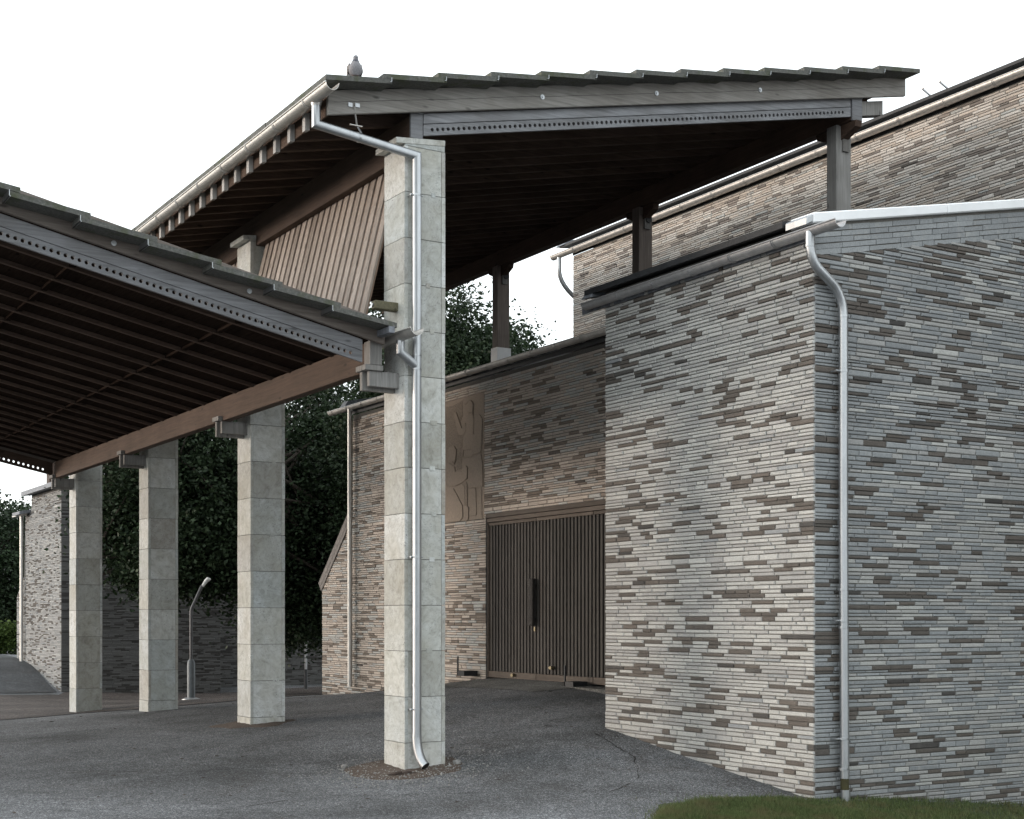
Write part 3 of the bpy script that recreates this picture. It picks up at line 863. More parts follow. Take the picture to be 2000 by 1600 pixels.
front_f = MB().box(XF + 0.03, XF + 5.05, YF - 0.004, YF - 0.001, -3.2, 4.0).build('front_wall', MORTAR_D, fb)
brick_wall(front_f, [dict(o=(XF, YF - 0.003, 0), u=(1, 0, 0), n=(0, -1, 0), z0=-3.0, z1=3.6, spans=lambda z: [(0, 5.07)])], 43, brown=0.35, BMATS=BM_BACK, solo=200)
MB().box(XF - 0.3, XF + 5.1, YF - 0.1, 49.0, 4.06, 4.20, 0.12, XF).build('roof', LEAD, fb)
MB().box(XF - 0.35, XF + 0.9, 49.0, 50.1, 3.5, 3.6, 0.2, XF).build('lean_to_roof', LEAD, fb)
MB().box(XF - 0.25, XF - 0.05, 49.2, 50.6, 3.42, 3.48).build('gutter', ZINC_OLD, fb)
MB().tube([(XF - 0.12, 49.75, 3.42), (XF - 0.12, 49.75, -1.5)], 0.06, 12).build('downpipe', ZINC_OLD, fb, smooth=True)
MB().box(XF + 0.15, XF + 0.5, 47.0, 47.4, 4.15, 5.4).build('wooden_post', W_BEAM_D, fb)
bw = thing('garden_wall', 'dark recessed brick wall under the trees, left of the entrance building', 'wall', (20, 46.5, -2.5))
wb = MB().box(15.99, 27, 46.4, 46.8, -3.4, 1.6).build('wall', MORTAR_D, bw)
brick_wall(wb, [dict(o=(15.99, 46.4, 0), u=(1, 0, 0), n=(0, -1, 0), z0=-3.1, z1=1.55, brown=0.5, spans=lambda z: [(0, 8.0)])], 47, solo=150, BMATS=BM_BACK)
MB().box(15.98, 27, 46.3, 46.9, 1.61, 1.68).build('coping', STONE_D, bw)
LAMPD0 = simple('dark_cast_iron', (0.06, 0.06, 0.062), 0.5, 0.3, 9, 0.15, 0)
stp = thing('standing_pipe', 'thin grey drainpipe with a dark valve foot before the shaded brick wall', 'pipe', (17.6, 41.6, -2.2))
MB().tube([(17.6, 41.6, -2.0), (17.6, 41.6, 0.1)], 0.04, 12, radii=[.04, .04]).build('pipe', ZINC_DK, stp, smooth=True)
MB().tube([(17.6, 41.6, -2.5), (17.6, 41.6, -1.9), (17.6, 41.6, -1.85), (17.6, 41.6, -1.6)], 0.07, 12, radii=[.06, .06, .05, .05]).build('pipe_foot', LAMPD0, stp, smooth=True)

# ------------------------------------------------------------------ BIG CANOPY
X1, Y1 = 7.47, 14.77
YEND = 30.1
bc = thing('tall_canopy', 'tall open timber canopy roof on four pale stone pillars with mossy stepped roof slabs', 'canopy', (X1, Y1, -1.8))
GR = 0.211
def roofz(x): return 5.59 + GR * (x - 6.48)
# pillars
PILY = [14.77, 19.69, 24.62, 29.52]
for pi, py in enumerate(PILY):
    gz = ghs(X1, py) - 0.15
    pil = MB().box(X1 + 0.03, X1 + 0.50, py + 0.03, py + 0.50, gz - 0.3, 5.44).build('pillar', SLAB_CORE, bc)
    if pi == 0: pil['label'] = 'nearest stone pillar, with a zinc downpipe fixed to its front'
    zs = [0.147 + 0.53 * k for k in range(-4, 11)]
    for a, b in zip(zs[:-1], zs[1:]):
        if b < gz: continue
        a2 = max(a, gz - 0.1); b2 = min(b, 5.45)
        t = 0.045; gq = 0.0035
        j = lambda: R.uniform(-0.003, 0.002)
        q = j(); MB().box(X1 + q, X1 + t, py, py + 0.53, a2 + gq, b2 - gq).build('stone_slab', SLAB, pil)
        q = j(); MB().box(X1 + 0.53 - t, X1 + 0.53 - q, py + j() * .5, py + 0.53, a2 + gq, b2 - gq).build('stone_slab', SLAB, pil)
        q = abs(j()); MB().box(X1 + t + 0.003, X1 + 0.53 - t - 0.003, py + 0.003 + q, py + t + 0.003, a2 + gq, b2 - gq).build('stone_slab', SLAB, pil)
        MB().box(X1 + t + 0.003, X1 + 0.53 - t - 0.003, py + 0.53 - t, py + 0.527, a2 + gq, b2 - gq).build('stone_slab', SLAB, pil)
        if pi < 2 and b2 < 5.3 and R.random() < 0.7:   # small let-in repair stones astride the joints
            w = R.uniform(0.05, 0.09); xx = X1 + R.uniform(0.28, 0.36)
            MB().box(xx, xx + w, py - 0.002, py + 0.01, b2 - 0.022, b2 + 0.03).build('repair_patch', SLAB, pil)
    MB().prism([(X1 + 0.004, py + 0.002, 5.449), (X1 + 0.526, py + 0.002, 5.449), (X1 + 0.526, py + 0.002, 5.516), (X1 + 0.004, py + 0.002, 5.4635)], (0, 0.526, 0)).build('stone_slab', SLAB, pil)
    MB().box(X1 - 0.11, X1 + 0.53, py - 0.006, py + 0.54, 5.453, 5.52, 0.10, X1 - 0.11).build('cap_slab', SLAB, pil, bevel=0.004)
# eaves beam over the pillars
MB().box(7.555, 7.70, Y1 + 0.03, YEND - 0.3, 5.39, 5.815).build('eaves_beam', W_BEAM_D, bc, bevel=0.006)
o = MB().box(7.548, 7.705, Y1 - 0.005, Y1 + 0.028, 5.545, 5.835).build('beam_end_board', W_SILVER, bc, bevel=0.003)
MB().box(7.543, 7.71, Y1 - 0.012, Y1 + 0.035, 5.837, 5.846).build('beam_cap_flashing', ZINC, bc)
# high beam
MB().box(14.48, 14.66, 14.78, YEND - 0.3, 6.99, 7.29).build('high_beam', W_BEAM_D, bc, bevel=0.006)
MB().box(14.475, 14.665, 14.745, 14.775, 6.985, 7.31).build('beam_end_board', W_SILVER, bc, bevel=0.003)
MB().box(14.47, 14.67, 14.74, 14.79, 7.313, 7.32).build('beam_cap_flashing', ZINC, bc)
for k, py in enumerate((15.0, 19.72, 24.45, 29.2)):
    po = MB().box(14.42, 14.70, py, py + 0.2, 4.9, 6.985).build('post', W_POST if k == 0 else W_POST_R, bc, bevel=0.006)
    if k == 2:
        MB().box(14.40, 14.72, py - 0.02, py + 0.22, 4.86, 5.36).build('post_base_sleeve', WHITE_METAL, po)
    MB().box(14.52, 14.64, py - 0.03, py - 0.002, 6.62, 6.98).build('tie_board', W_POST, po)
    if k > 0:
        MB().tube([(14.60, py - 0.05, 6.78), (14.60, py + 0.03, 6.78)], 0.06, 10).build('bolt', BLACK, po)
    MB().prism([(14.50, py - 0.002, 6.98), (14.50, py - 0.30, 6.98), (14.50, py - 0.28, 6.90), (14.50, py - 0.002, 6.78)], (0.12, 0, 0)).build('corbel', W_BEAM_D, po)
    MB().prism([(14.50, py + 0.202, 6.98), (14.50, py + 0.50, 6.98), (14.50, py + 0.48, 6.90), (14.50, py + 0.202, 6.78)], (0.12, 0, 0)).build('corbel', W_BEAM_D, po)
MB().box(14.70, 15.12, 14.80, 14.95, 7.10, 7.30, GR, 14.7).build('outrigger_block', W_POST, bc)
MB().box(15.10, 15.30, 14.72, YEND - 0.2, 7.58, 7.64, 0, 0).build('top_purlin', W_RAFT, bc)
# fascia (verge) board, mid board, drilled board
fas = MB().box(6.48, 15.46, 14.685, 14.735, 5.59, 5.86, GR).build('verge_board', W_FASCIA, bc, bevel=0.005)
for bx, bz in ((9.29, 6.31), (11.01, 6.68), (12.73, 7.05)):
    MB().tube([(bx, 14.672, bz), (bx, 14.69, bz)], 0.030, 14).tube([(bx, 14.662, bz), (bx, 14.675, bz)], 0.014, 8).build('bolt', ZINC, fas, smooth=True)
# fine split along the verge board
cr = MB()
for k in range(60):
    xa = 6.55 + k * 0.148; 
    za = lambda x: roofz(x) + 0.135 + 0.012 * noise.noise(Vector((x * 1.3, 0, 0))) + 0.004 * noise.noise(Vector((x * 9, 0, 0)))
    xb = xa + 0.148; w = 0.0018 + 0.002 * abs(noise.noise(Vector((xa * 2, 3, 0))))
    n0 = len(cr.v); cr.v += [(xa, 14.684, za(xa) - w), (xb, 14.684, za(xb) - w), (xb, 14.684, za(xb) + w), (xa, 14.684, za(xa) + w)]; cr.f.append((n0, n0 + 1, n0 + 2, n0 + 3))
cr.build('split', HOLE, fas)
MB().box(7.715, 14.465, 14.765, 14.80, 5.730, 5.850, 0.2135).build('upper_soffit_board', W_SILVER, bc, bevel=0.004)
def drilled(name, x0, x1, y0, y1, z0, h, sl, pitch, r, mat, parent, hz=0.5, margin=0.08):
    """board with real drilled holes"""
    V, Fc = [], []
    n = int((x1 - x0 - 2 * margin) / pitch)
    xs_ = [x0] + [x0 + margin + k * pitch for k in range(n + 1)] + [x1]
    def ring(xa, xb, y):
        xm = (xa + xb) / 2; zc = z0 + sl * (xm - x0) + h * hz
        corners = []
        pts = [(xb, 0), (xb, 1), (xm, 1), (xa, 1), (xa, 0), ]
        zz = lambda x, t: z0 + sl * (x - x0) + h * t
        outer = [(xb, zz(xb, .5)), (xb, zz(xb, 1)), (xm, zz(xm, 1)), (xa, zz(xa, 1)), (xa, zz(xa, .5)), (xa, zz(xa, 0)), (xm, zz(xm, 0)), (xb, zz(xb, 0))]
        inner = [(xm + r * math.cos(w), zc + r * math.sin(w)) for w in [i * math.pi / 4 for i in range(8)]]
        b = len(V)
        for p in outer: V.append((p[0], y, p[1]))
        for p in inner: V.append((p[0], y, p[1]))
        return b
    for k in range(len(xs_) - 1):
        xa, xb = xs_[k], xs_[k + 1]
        if k == 0 or k == len(xs_) - 2:
            zz = lambda x, t: z0 + sl * (x - x0) + h * t
            b = len(V)
            for y in (y0, y1):
                V.extend([(xa, y, zz(xa, 0)), (xb, y, zz(xb, 0)), (xb, y, zz(xb, 1)), (xa, y, zz(xa, 1))])
            Fc += [(b, b + 1, b + 2, b + 3), (b + 7, b + 6, b + 5, b + 4), (b, b + 4, b + 5, b + 1), (b + 3, b + 2, b + 6, b + 7), (b, b + 3, b + 7, b + 4), (b + 1, b + 5, b + 6, b + 2)]
        else:
            b = ring(xa, xb, y0); c = ring(xa, xb, y1)
            for i in range(8):
                j = (i + 1) % 8
                Fc.append((b + i, b + j, b + 8 + j, b + 8 + i)[::-1]); Fc.append((c + i, c + j, c + 8 + j, c + 8 + i))
                Fc.append((b + 8 + i, b + 8 + j, c + 8 + j, c + 8 + i)[::-1])
            Fc.append((b + 1, b + 2, c + 2, c + 1)); Fc.append((b + 2, b + 3, c + 3, c + 2))
            Fc.append((b + 5, b + 6, c + 6, c + 5)); Fc.append((b + 6, b + 7, c + 7, c + 6))
    me = bpy.data.meshes.new(name); me.from_pydata(V, [], Fc)
    return link(name, me, parent, mat)
drilled('drilled_vent_board', 7.715, 14.465, 14.768, 14.803, 5.594, 0.128, 0.2135, 0.0705, 0.0225, W_SILVER, bc)
# rafters, deck
y = Y1 + 0.46
while y < YEND - 0.3:
    ra = MB().box(6.515, 15.25, y, y + 0.085, 5.592, 5.732, GR).build('rafter', W_RAFT, bc)
    MB().prism([(6.435, y + 0.002, 5.565), (6.492, y + 0.002, 5.577), (6.492, y + 0.002, 5.775), (6.435, y + 0.002, 5.765)], (0, 0.081, 0)).build('rafter_end', W_END, ra)
    y += 0.447
MB().box(6.515, 15.3, 14.74, YEND - 0.05, 5.735, 5.757, GR, 6.515).build('roof_deck', W_DECK, bc)
for k in range(8):
    xx = 7.1 + k * 1.1
    MB().box(xx, xx + 0.06, 14.74, YEND - 0.1, roofz(xx) + 0.175, roofz(xx) + 0.200).build('roof_batten', W_RAFT, bc)
MB().box(6.493, 6.514, 14.74, YEND - 0.1, 5.60, 5.84).build('eaves_board', W_RAFT, bc)
# roof slabs: 13 courses up the slope, eaves row and verge column in single slabs
XS = [6.33 + 0.693 * k for k in range(13)]
def tile_mesh(w, l=0.80):
    mb = MB(); mb.box(0, l, 0, w, -0.008, 0.048, 0.135, 0); me = bpy.data.meshes.new('roof_slab'); me.from_pydata(mb.v, [], mb.f); me.materials.append(TILE); return me
TM = tile_mesh(0.885); TMH = tile_mesh(0.437)
def lay(parent, xs_, zf, yy, me, flip=False, jit=0.004, row=0):
    o = bpy.data.objects.new('roof_slab', me); C.objects.link(o); o.parent = parent
    o.location = Vector((xs_ + R.uniform(-jit, jit), yy, zf + R.uniform(0, jit))) - world_loc(parent)
    if flip: o.scale = (-1, 1, 1)
    return o
for i, xx in enumerate(XS):
    yy = 14.40; k = 0
    while yy < YEND:
        me = TMH if k == 0 and i % 2 else TM
        lay(bc, xx, 5.855 + GR * (xx - 6.33) + 0.03 - 0.02, yy, me)
        yy += (0.445 if me is TMH else 0.893); k += 1
for i, xx in enumerate(XS[1:]):
    zz = 5.855 + GR * (xx - 6.33) - 0.025
    MB().box(xx + 0.075, xx + 0.095, 14.38, YEND, zz + 0.0, zz + 0.006).box(xx + 0.089, xx + 0.095, 14.38, YEND, zz, zz + 0.05).build('slab_rail', ZINC, bc)
# gutter and downpipe
g = half_gutter('gutter', 6.36, 5.80, 0.078, 14.30, YEND, ZINC_OLD, bc, 0.9, 14.95)
PXc, PYc = 7.585, 14.685
dpo = MB().tube([(6.385, 14.80, 5.76), (6.385, 14.80, 5.50), (PXc, PYc, 5.315), (PXc, PYc, -1.40)], 0.052, 22).build('downpipe', ZINC, bc, smooth=True)
MB().tube([(6.385, 14.80, 5.80), (6.385, 14.80, 5.70)], 0.058, 20, radii=[0.078, 0.054]).build('gutter_outlet', ZINC_OLD, dpo, smooth=True)
sh = arc((PXc, PYc, -1.36), (PXc, PYc - 0.0, -1.60), (PXc + 0.05, PYc - 0.12, -1.70), 8)
MB().tube(sh, 0.052, 22, caps=False, radii=[0.055] * 9).build('pipe_shoe', ZINC, dpo, smooth=True)
MB().tube([sh[-2], Vector(sh[-1])], 0.05, 20, radii=[0.046, 0.052]).build('pipe_mouth', HOLE, dpo, smooth=True)
def joint(x, y, z, clamp=False, mat=ZINC, par=None, r=0.056):
    mb = MB().tube([(x, y, z - 0.010), (x, y, z + 0.010)], r, 20)
    if clamp:
        mb.tube([(x - 0.055, y, z), (x - 0.085, y, z)], 0.013, 8).tube([(x + 0.055, y, z), (x + 0.075, y, z)], 0.009, 8).tube([(x - 0.07, y, z), (x - 0.07, y + 0.09, z)], 0.007, 6)
    mb.build('pipe_clamp' if clamp else 'pipe_joint', mat, par or dpo, smooth=True)
for z, c_ in ((4.86, True), (3.02, False), (2.86, False), (0.70, True), (-0.77, False), (-1.05, True), (-1.36, False)): joint(PXc, PYc, z, c_)
mid = Vector((6.385, 14.80, 5.50)).lerp(Vector((PXc, PYc, 5.315)), 0.42)
dv = (Vector((PXc, PYc, 5.315)) - Vector((6.385, 14.80, 5.50))).normalized()
MB().tube([mid - dv * 0.012, mid + dv * 0.012], 0.057, 20).tube([mid + Vector((0.03, 0.0, 0.05)), mid + Vector((-0.02, 0, 0.12))], 0.01, 6).build('pipe_clamp', ZINC, dpo, smooth=True)
MB().obox((mid.x - 0.04, mid.y, mid.z + 0.13), (0.075, 0, 0), (0, 0.012, 0), (0, 0, 0.004)).tube([(mid.x - 0.03, mid.y, mid.z + 0.13), (mid.x - 0.10, 14.67, mid.z + 0.31)], 0.010, 6).build('pipe_hanger', ZINC_OLD, dpo)
MB().box(mid.x - 0.17, mid.x - 0.12, 14.672, 14.684, mid.z + 0.30, mid.z + 0.345).box(mid.x - 0.085, mid.x - 0.03, 14.672, 14.684, mid.z + 0.31, mid.z + 0.355).build('hanger_plate', ZINC, dpo)

# sloping board-and-batten screens between the pillars
PT = Vector((7.66, 0, 5.40)); PB = Vector((7.16, 0, 3.35))
for b in range(2):
    ya, yb = PILY[b] + 0.56, PILY[b + 1] - 0.03
    sc = MB().prism([(PT.x + 0.03, ya, PT.z), (PB.x + 0.03, ya, PB.z), (PB.x + 0.05, ya, PB.z), (PT.x + 0.05, ya, PT.z)], (0, yb - ya, 0)).build('slatted_screen', W_SLAT_D, bc)
    if b == 0: sc['label'] = 'sloping board screen between the two nearest pillars'
    y = ya
    while y < yb - 0.12:
        w = 0.125
        MB().prism([(PT.x, y, PT.z), (PB.x, y, PB.z), (PB.x + 0.028, y, PB.z), (PT.x + 0.028, y, PT.z)], (0, w, 0)).build('screen_board', W_SLAT, sc)
        MB().prism([(PT.x + 0.012, y + w + 0.022, PT.z), (PB.x + 0.012, y + w + 0.022, PB.z), (PB.x + 0.029, y + w + 0.022, PB.z), (PT.x + 0.029, y + w + 0.022, PT.z)], (0, 0.026, 0)).build('screen_batten', W_SLAT_D, sc)
        y += 0.196
    blk = MB().box(7.17, 7.62, ya - 0.40, ya - 0.30, 3.56, 3.66).build('support_block', W_BLOCK, bc, bevel=0.01)
    MB().tube([(7.165, ya - 0.35, 3.61), (7.15, ya - 0.35, 3.61)], 0.022, 8).build('bolt', ZINC, blk)

# ------------------------------------------------------------------ LOW CANOPY
lc = thing('low_canopy', 'lower timber canopy at left, sloping down to a bracket on the nearest pillar', 'canopy', (7.1, 14.9, 2.8))
GL = -0.2165
XL0 = 1.4
def lz(x): return 3.125 + GL * (x - 7.2)       # underside of the verge board
YL1 = 29.8
fas = MB().box(XL0, 7.22, 14.77, 14.82, lz(XL0), lz(XL0) + 0.275, GL, XL0).build('verge_board', W_LOWF, lc, bevel=0.005)
for bx, bz in ((4.12, 3.86), (5.59, 3.54), (2.4, 4.24)):
    MB().tube([(bx, 14.757, bz), (bx, 14.775, bz)], 0.028, 14).tube([(bx, 14.748, bz), (bx, 14.76, bz)], 0.013, 8).build('bolt', ZINC, fas, smooth=True)
cr = MB()
for k in range(60):
    xa = 0.5 + k * 0.11
    za = lambda x: lz(x) + 0.15 + 0.015 * noise.noise(Vector((x * 1.1, 7, 0))) + 0.004 * noise.noise(Vector((x * 8, 7, 0)))
    xb = xa + 0.11; w = 0.0022
    n0 = len(cr.v); cr.v += [(xa, 14.769, za(xa) - w), (xb, 14.769, za(xb) - w), (xb, 14.769, za(xb) + w), (xa, 14.769, za(xa) + w)]; cr.f.append((n0, n0 + 1, n0 + 2, n0 + 3))
cr.build('split', HOLE, fas)
MB().box(XL0, 6.97, 14.835, 14.87, lz(XL0) - 0.135, lz(XL0) - 0.006, GL, XL0).build('upper_soffit_board', W_SILVER, lc, bevel=0.004)
drilled('drilled_vent_board', XL0, 6.968, 14.838, 14.873, lz(XL0) - 0.265, 0.124, GL, 0.0705, 0.0225, W_SILVER, lc, 0.5, 0.10)
MB().box(7.085, 7.225, 15.02, YL1 - 0.05, 2.835, 3.165).build('eaves_beam', W_BEAM, lc, bevel=0.006)
MB().box(7.075, 7.228, 14.86, 15.017, 2.90, 3.172).build('end_post', W_POST, lc, bevel=0.004)
MB().box(7.07, 7.235, 14.855, 14.90, 3.174, 3.182).build('beam_cap_flashing', ZINC, lc)
for py in PILY:
    br = MB().box(7.09, 7.475, py + 0.14, py + 0.205, 2.66, 2.835).build('bracket_board', W_POST, lc, bevel=0.004)
    MB().box(7.05, 7.475, py + 0.25, py + 0.315, 2.62, 2.835).build('bracket_board', W_POST, lc, bevel=0.004)
    MB().box(7.02, 7.25, py + 0.10, py + 0.36, 2.837, 2.90).build('bearing_pad', W_POST, lc, bevel=0.004)
y = 15.25
while y < YL1 - 0.1:
    MB().box(XL0, 7.2, y, y + 0.062, lz(XL0) + 0.0, lz(XL0) + 0.045, GL, XL0).build('rafter', W_RAFTL, lc)
    y += 0.66
MB().box(XL0, 7.2, 14.83, YL1 - 0.06, lz(XL0) + 0.046, lz(XL0) + 0.058, GL, XL0).build('roof_deck', W_DECK, lc)
for xx in (2.1, 3.95, 5.85):
    MB().box(xx, xx + 0.07, 14.84, YL1 - 0.1, lz(xx) + 0.008, lz(xx) + 0.042).build('purlin', W_DECK, lc)
MB().box(XL0 - 0.02, XL0, 14.83, YL1, lz(XL0), lz(XL0) + 0.26).build('blocking_board', W_RAFT, lc)
# far gable boards
MB().box(XL0, 7.2, YL1, YL1 + 0.05, lz(XL0), lz(XL0) + 0.28, GL, XL0).build('verge_board', W_LOWF, lc)
drilled('drilled_vent_board', XL0, 7.06, YL1 - 0.045, YL1 - 0.01, lz(XL0) - 0.262, 0.255, GL, 0.095, 0.024, W_RAFT, lc, 0.3, 0.10)
# roof slabs
tl = MB(); tl.box(0, -0.79, 0, 0.885, -0.008, 0.046, -0.135, 0); TL = bpy.data.meshes.new('roof_slab'); TL.from_pydata(tl.v, [], [f[::-1] for f in tl.f]); TL.materials.append(TILE)
tl = MB(); tl.box(0, -0.79, 0, 0.437, -0.008, 0.046, -0.135, 0); TLH = bpy.data.meshes.new('roof_slab'); TLH.from_pydata(tl.v, [], [f[::-1] for f in tl.f]); TLH.materials.append(TILE)
XT = [7.225 - 0.683 * k for k in range(14)]
for i, xx in enumerate(XT):
    zt = 3.315 + 0.2165 * (7.225 - xx) - 0.045
    yy = 14.48; k = 0
    while yy < YL1 + 0.2:
        me = TLH if k == 0 and i % 2 else TL
        lay(lc, xx, zt, yy, me); yy += (0.445 if me is TLH else 0.893); k += 1
    if i: MB().box(xx - 0.110, xx - 0.095, 14.46, YL1, zt - 0.055, zt - 0.048).box(xx - 0.110, xx - 0.104, 14.46, YL1, zt - 0.055, zt + 0.01).build('slab_rail', ZINC, lc)
MB().box(7.12, 7.19, 14.46, YL1, 3.20, 3.27).build('tilting_fillet', LEAD, lc)
g = half_gutter('gutter', 7.362, 3.235, 0.080, 14.24, 30.0, ZINC_OLD, lc, 0.9, 15.6)
dp2 = MB().tube([(7.362, 14.66, 3.17), (7.362, 14.66, 3.035), (PXc - 0.02, PYc, 2.90)], 0.05, 18).build('branch_pipe', ZINC, lc, smooth=True)
MB().tube([(7.362, 14.66, 3.23), (7.362, 14.66, 3.14)], 0.05, 18, radii=[0.062, 0.045]).build('gutter_outlet', ZINC_OLD, dp2, smooth=True)
v0, v1 = Vector((7.362, 14.66, 3.035)), Vector((PXc - 0.02, PYc, 2.90))
for t in (0.35, 0.75):
    q = v0.lerp(v1, t); d_ = (v1 - v0).normalized() * 0.007
    MB().tube([q - d_, q + d_], 0.045, 18).build('pipe_joint', ZINC, dp2, smooth=True)

# ------------------------------------------------------------------ LAMP
lx, ly = 10.08, 30.13
LAMPG = simple('lamp_grey_paint', (0.13, 0.145, 0.155), 0.5, 0.3, 9, 0.15, 0)
LAMPD = simple('lamp_dark_paint', (0.10, 0.10, 0.105), 0.5, 0.3, 9, 0.15, 0)
lp = thing('path_lamp', 'slim bent grey lamp post with small white head, on gravel behind the pillars', 'street lamp', (lx, ly, -1.78))
MB().tube([(lx, ly, -2.0), (lx, ly, -0.98), (lx, ly, -0.93), (lx, ly, -0.90)], 0.085, 16, radii=[.085, .085, .07, .05]).build('pole_base', LAMPG, lp, smooth=True)
MB().tube([(lx, ly, -0.92), (lx - 0.0, ly, 0.15), (lx + 0.02, ly, 0.22), (lx + 0.22, ly - 0.02, 0.66), (lx + 0.27, ly - 0.03, 0.72)], 0.034, 14).build('pole', LAMPD, lp, smooth=True)
MB().tube([(lx, ly, -1.86), (lx, ly, -1.75), (lx, ly, -1.72)], 0.16, 18, radii=[.21, .20, .10]).build('ground_collar', ZINC_DK, lp, smooth=True)
MB().tube([(lx + 0.24, ly - 0.03, 0.68), (lx + 0.32, ly - 0.04, 0.80), (lx + 0.36, ly - 0.05, 0.84), (lx + 0.42, ly - 0.05, 0.84)], 0.07, 14, radii=[.03, .042, .045, .02]).build('lamp_head', LAMP_W, lp, smooth=True)

# ------------------------------------------------------------------ PIGEON
def loft(rings, n=16):
    mb = MB()
    for (c, rx, rz, tdir) in rings:
        t = Vector(tdir).normalized(); a = t.cross(Vector((0, 0, 1)))
        a = Vector((1, 0, 0)) if a.length < 1e-3 else a.normalized()
        b = a.cross(t)
        for q in range(n):
            w = 2 * math.pi * q / n
            p = Vector(c) + a * rx * math.cos(w) + b * rz * math.sin(w); mb.v.append(tuple(p))
    for i in range(len(rings) - 1):
        for q in range(n):
            q2 = (q + 1) % n; mb.f.append((i * n + q, (i + 1) * n + q, (i + 1) * n + q2, i * n + q2))
    mb.f.append(tuple(range(n))); mb.f.append(tuple((len(rings) - 1) * n + q for q in range(n))[::-1])
    return mb
FEATH = simple('pigeon_grey', (0.23, 0.225, 0.24), 0.7, nscale=90, amp=0.25, bmp=0.5)
FEATH_D = simple('pigeon_neck', (0.10, 0.105, 0.13), 0.5, nscale=90, amp=0.3, bmp=0.4)
WINGM = simple('pigeon_wing', (0.17, 0.155, 0.15), 0.75, nscale=60, amp=0.4, bmp=0.6)
PINK = simple('pigeon_feet', (0.35, 0.16, 0.12), 0.6, nscale=60, bmp=0)
px0, py0, pz0 = 6.75, 14.56, 5.985
pg = thing('pigeon', 'plump grey pigeon perched on the roof slab at the near corner of the tall canopy', 'pigeon', (px0, py0, pz0))
# body axis: rises towards the head, tail away and to the left
fw = Vector((-0.15, -0.55, 0)).normalized() 
def P(f, s, u):   # forward, side(right), up
    rt = Vector((fw.y, -fw.x, 0)) * -1
    return Vector((px0, py0, pz0)) + fw * f + rt * s + Vector((0, 0, u))
U = Vector((0, 0, 1))
body = loft([(P(-0.175, 0, 0.035), 0.020, 0.008, fw * 1 + U * 0.4), (P(-0.12, 0, 0.055), 0.040, 0.022, fw + U * .5), (P(-0.06, 0, 0.085), 0.064, 0.055, fw + U * .6),
             (P(-0.015, 0, 0.105), 0.078, 0.076, fw + U * .8), (P(0.012, 0, 0.138), 0.074, 0.068, fw * .5 + U), (P(0.022, 0, 0.168), 0.058, 0.052, fw * .25 + U), (P(0.026, 0, 0.192), 0.042, 0.040, U + fw * .1), (P(0.028, 0, 0.210), 0.032, 0.032, U),
             (P(0.030, 0, 0.226), 0.0285, 0.031, U), (P(0.032, 0, 0.240), 0.0280, 0.031, U), (P(0.032, 0, 0.252), 0.0235, 0.027, U), (P(0.031, 0, 0.261), 0.015, 0.018, U), (P(0.030, 0, 0.265), 0.003, 0.003, U)])
# the loft order must face outwards either way
pb = body.build('body', FEATH, pg, smooth=True)
MB().tube([P(0.027, 0, 0.196), P(0.028, 0, 0.209)], 0.04, 16, radii=[0.0405, 0.0335]).build('neck_band', FEATH_D, pg, smooth=True)
MB().tube([P(0.056, 0, 0.234), P(0.080, 0, 0.226)], 0.006, 8, radii=[0.006, 0.0015]).build('beak', FEATH_D, pg, smooth=True)
for sgn in (-1, 1):
    MB().tube([P(0.046, sgn * 0.019, 0.240), P(0.048, sgn * 0.026, 0.240)], 0.0045, 8).build('eye', HOLE, pg, smooth=True)
    wg = loft([(P(0.015, sgn * 0.066, 0.165), 0.006, 0.020, fw * -1 + U * -.5), (P(-0.03, sgn * 0.080, 0.125), 0.013, 0.050, fw * -1 + U * -.6), (P(-0.09, sgn * 0.070, 0.085), 0.012, 0.042, fw * -1 + U * -.6), (P(-0.16, sgn * 0.042, 0.045), 0.007, 0.020, fw * -1 + U * -.5), (P(-0.21, sgn * 0.022, 0.02), 0.003, 0.006, fw * -1 + U * -.4)], 10)
    wg.build('wing', WINGM, pg, smooth=True)
    lg = MB().tube([P(0.0, sgn * 0.026, 0.05), P(0.005, sgn * 0.026, 0.0)], 0.006, 8)
    for a in (-0.5, 0, 0.5):
        lg.tube([P(0.005, sgn * 0.026, 0.004), P(0.005 + 0.032 * math.cos(a), sgn * 0.026 + 0.032 * math.sin(a), 0.0)], 0.004, 6)
    lg.build('leg', PINK, pg, smooth=True)

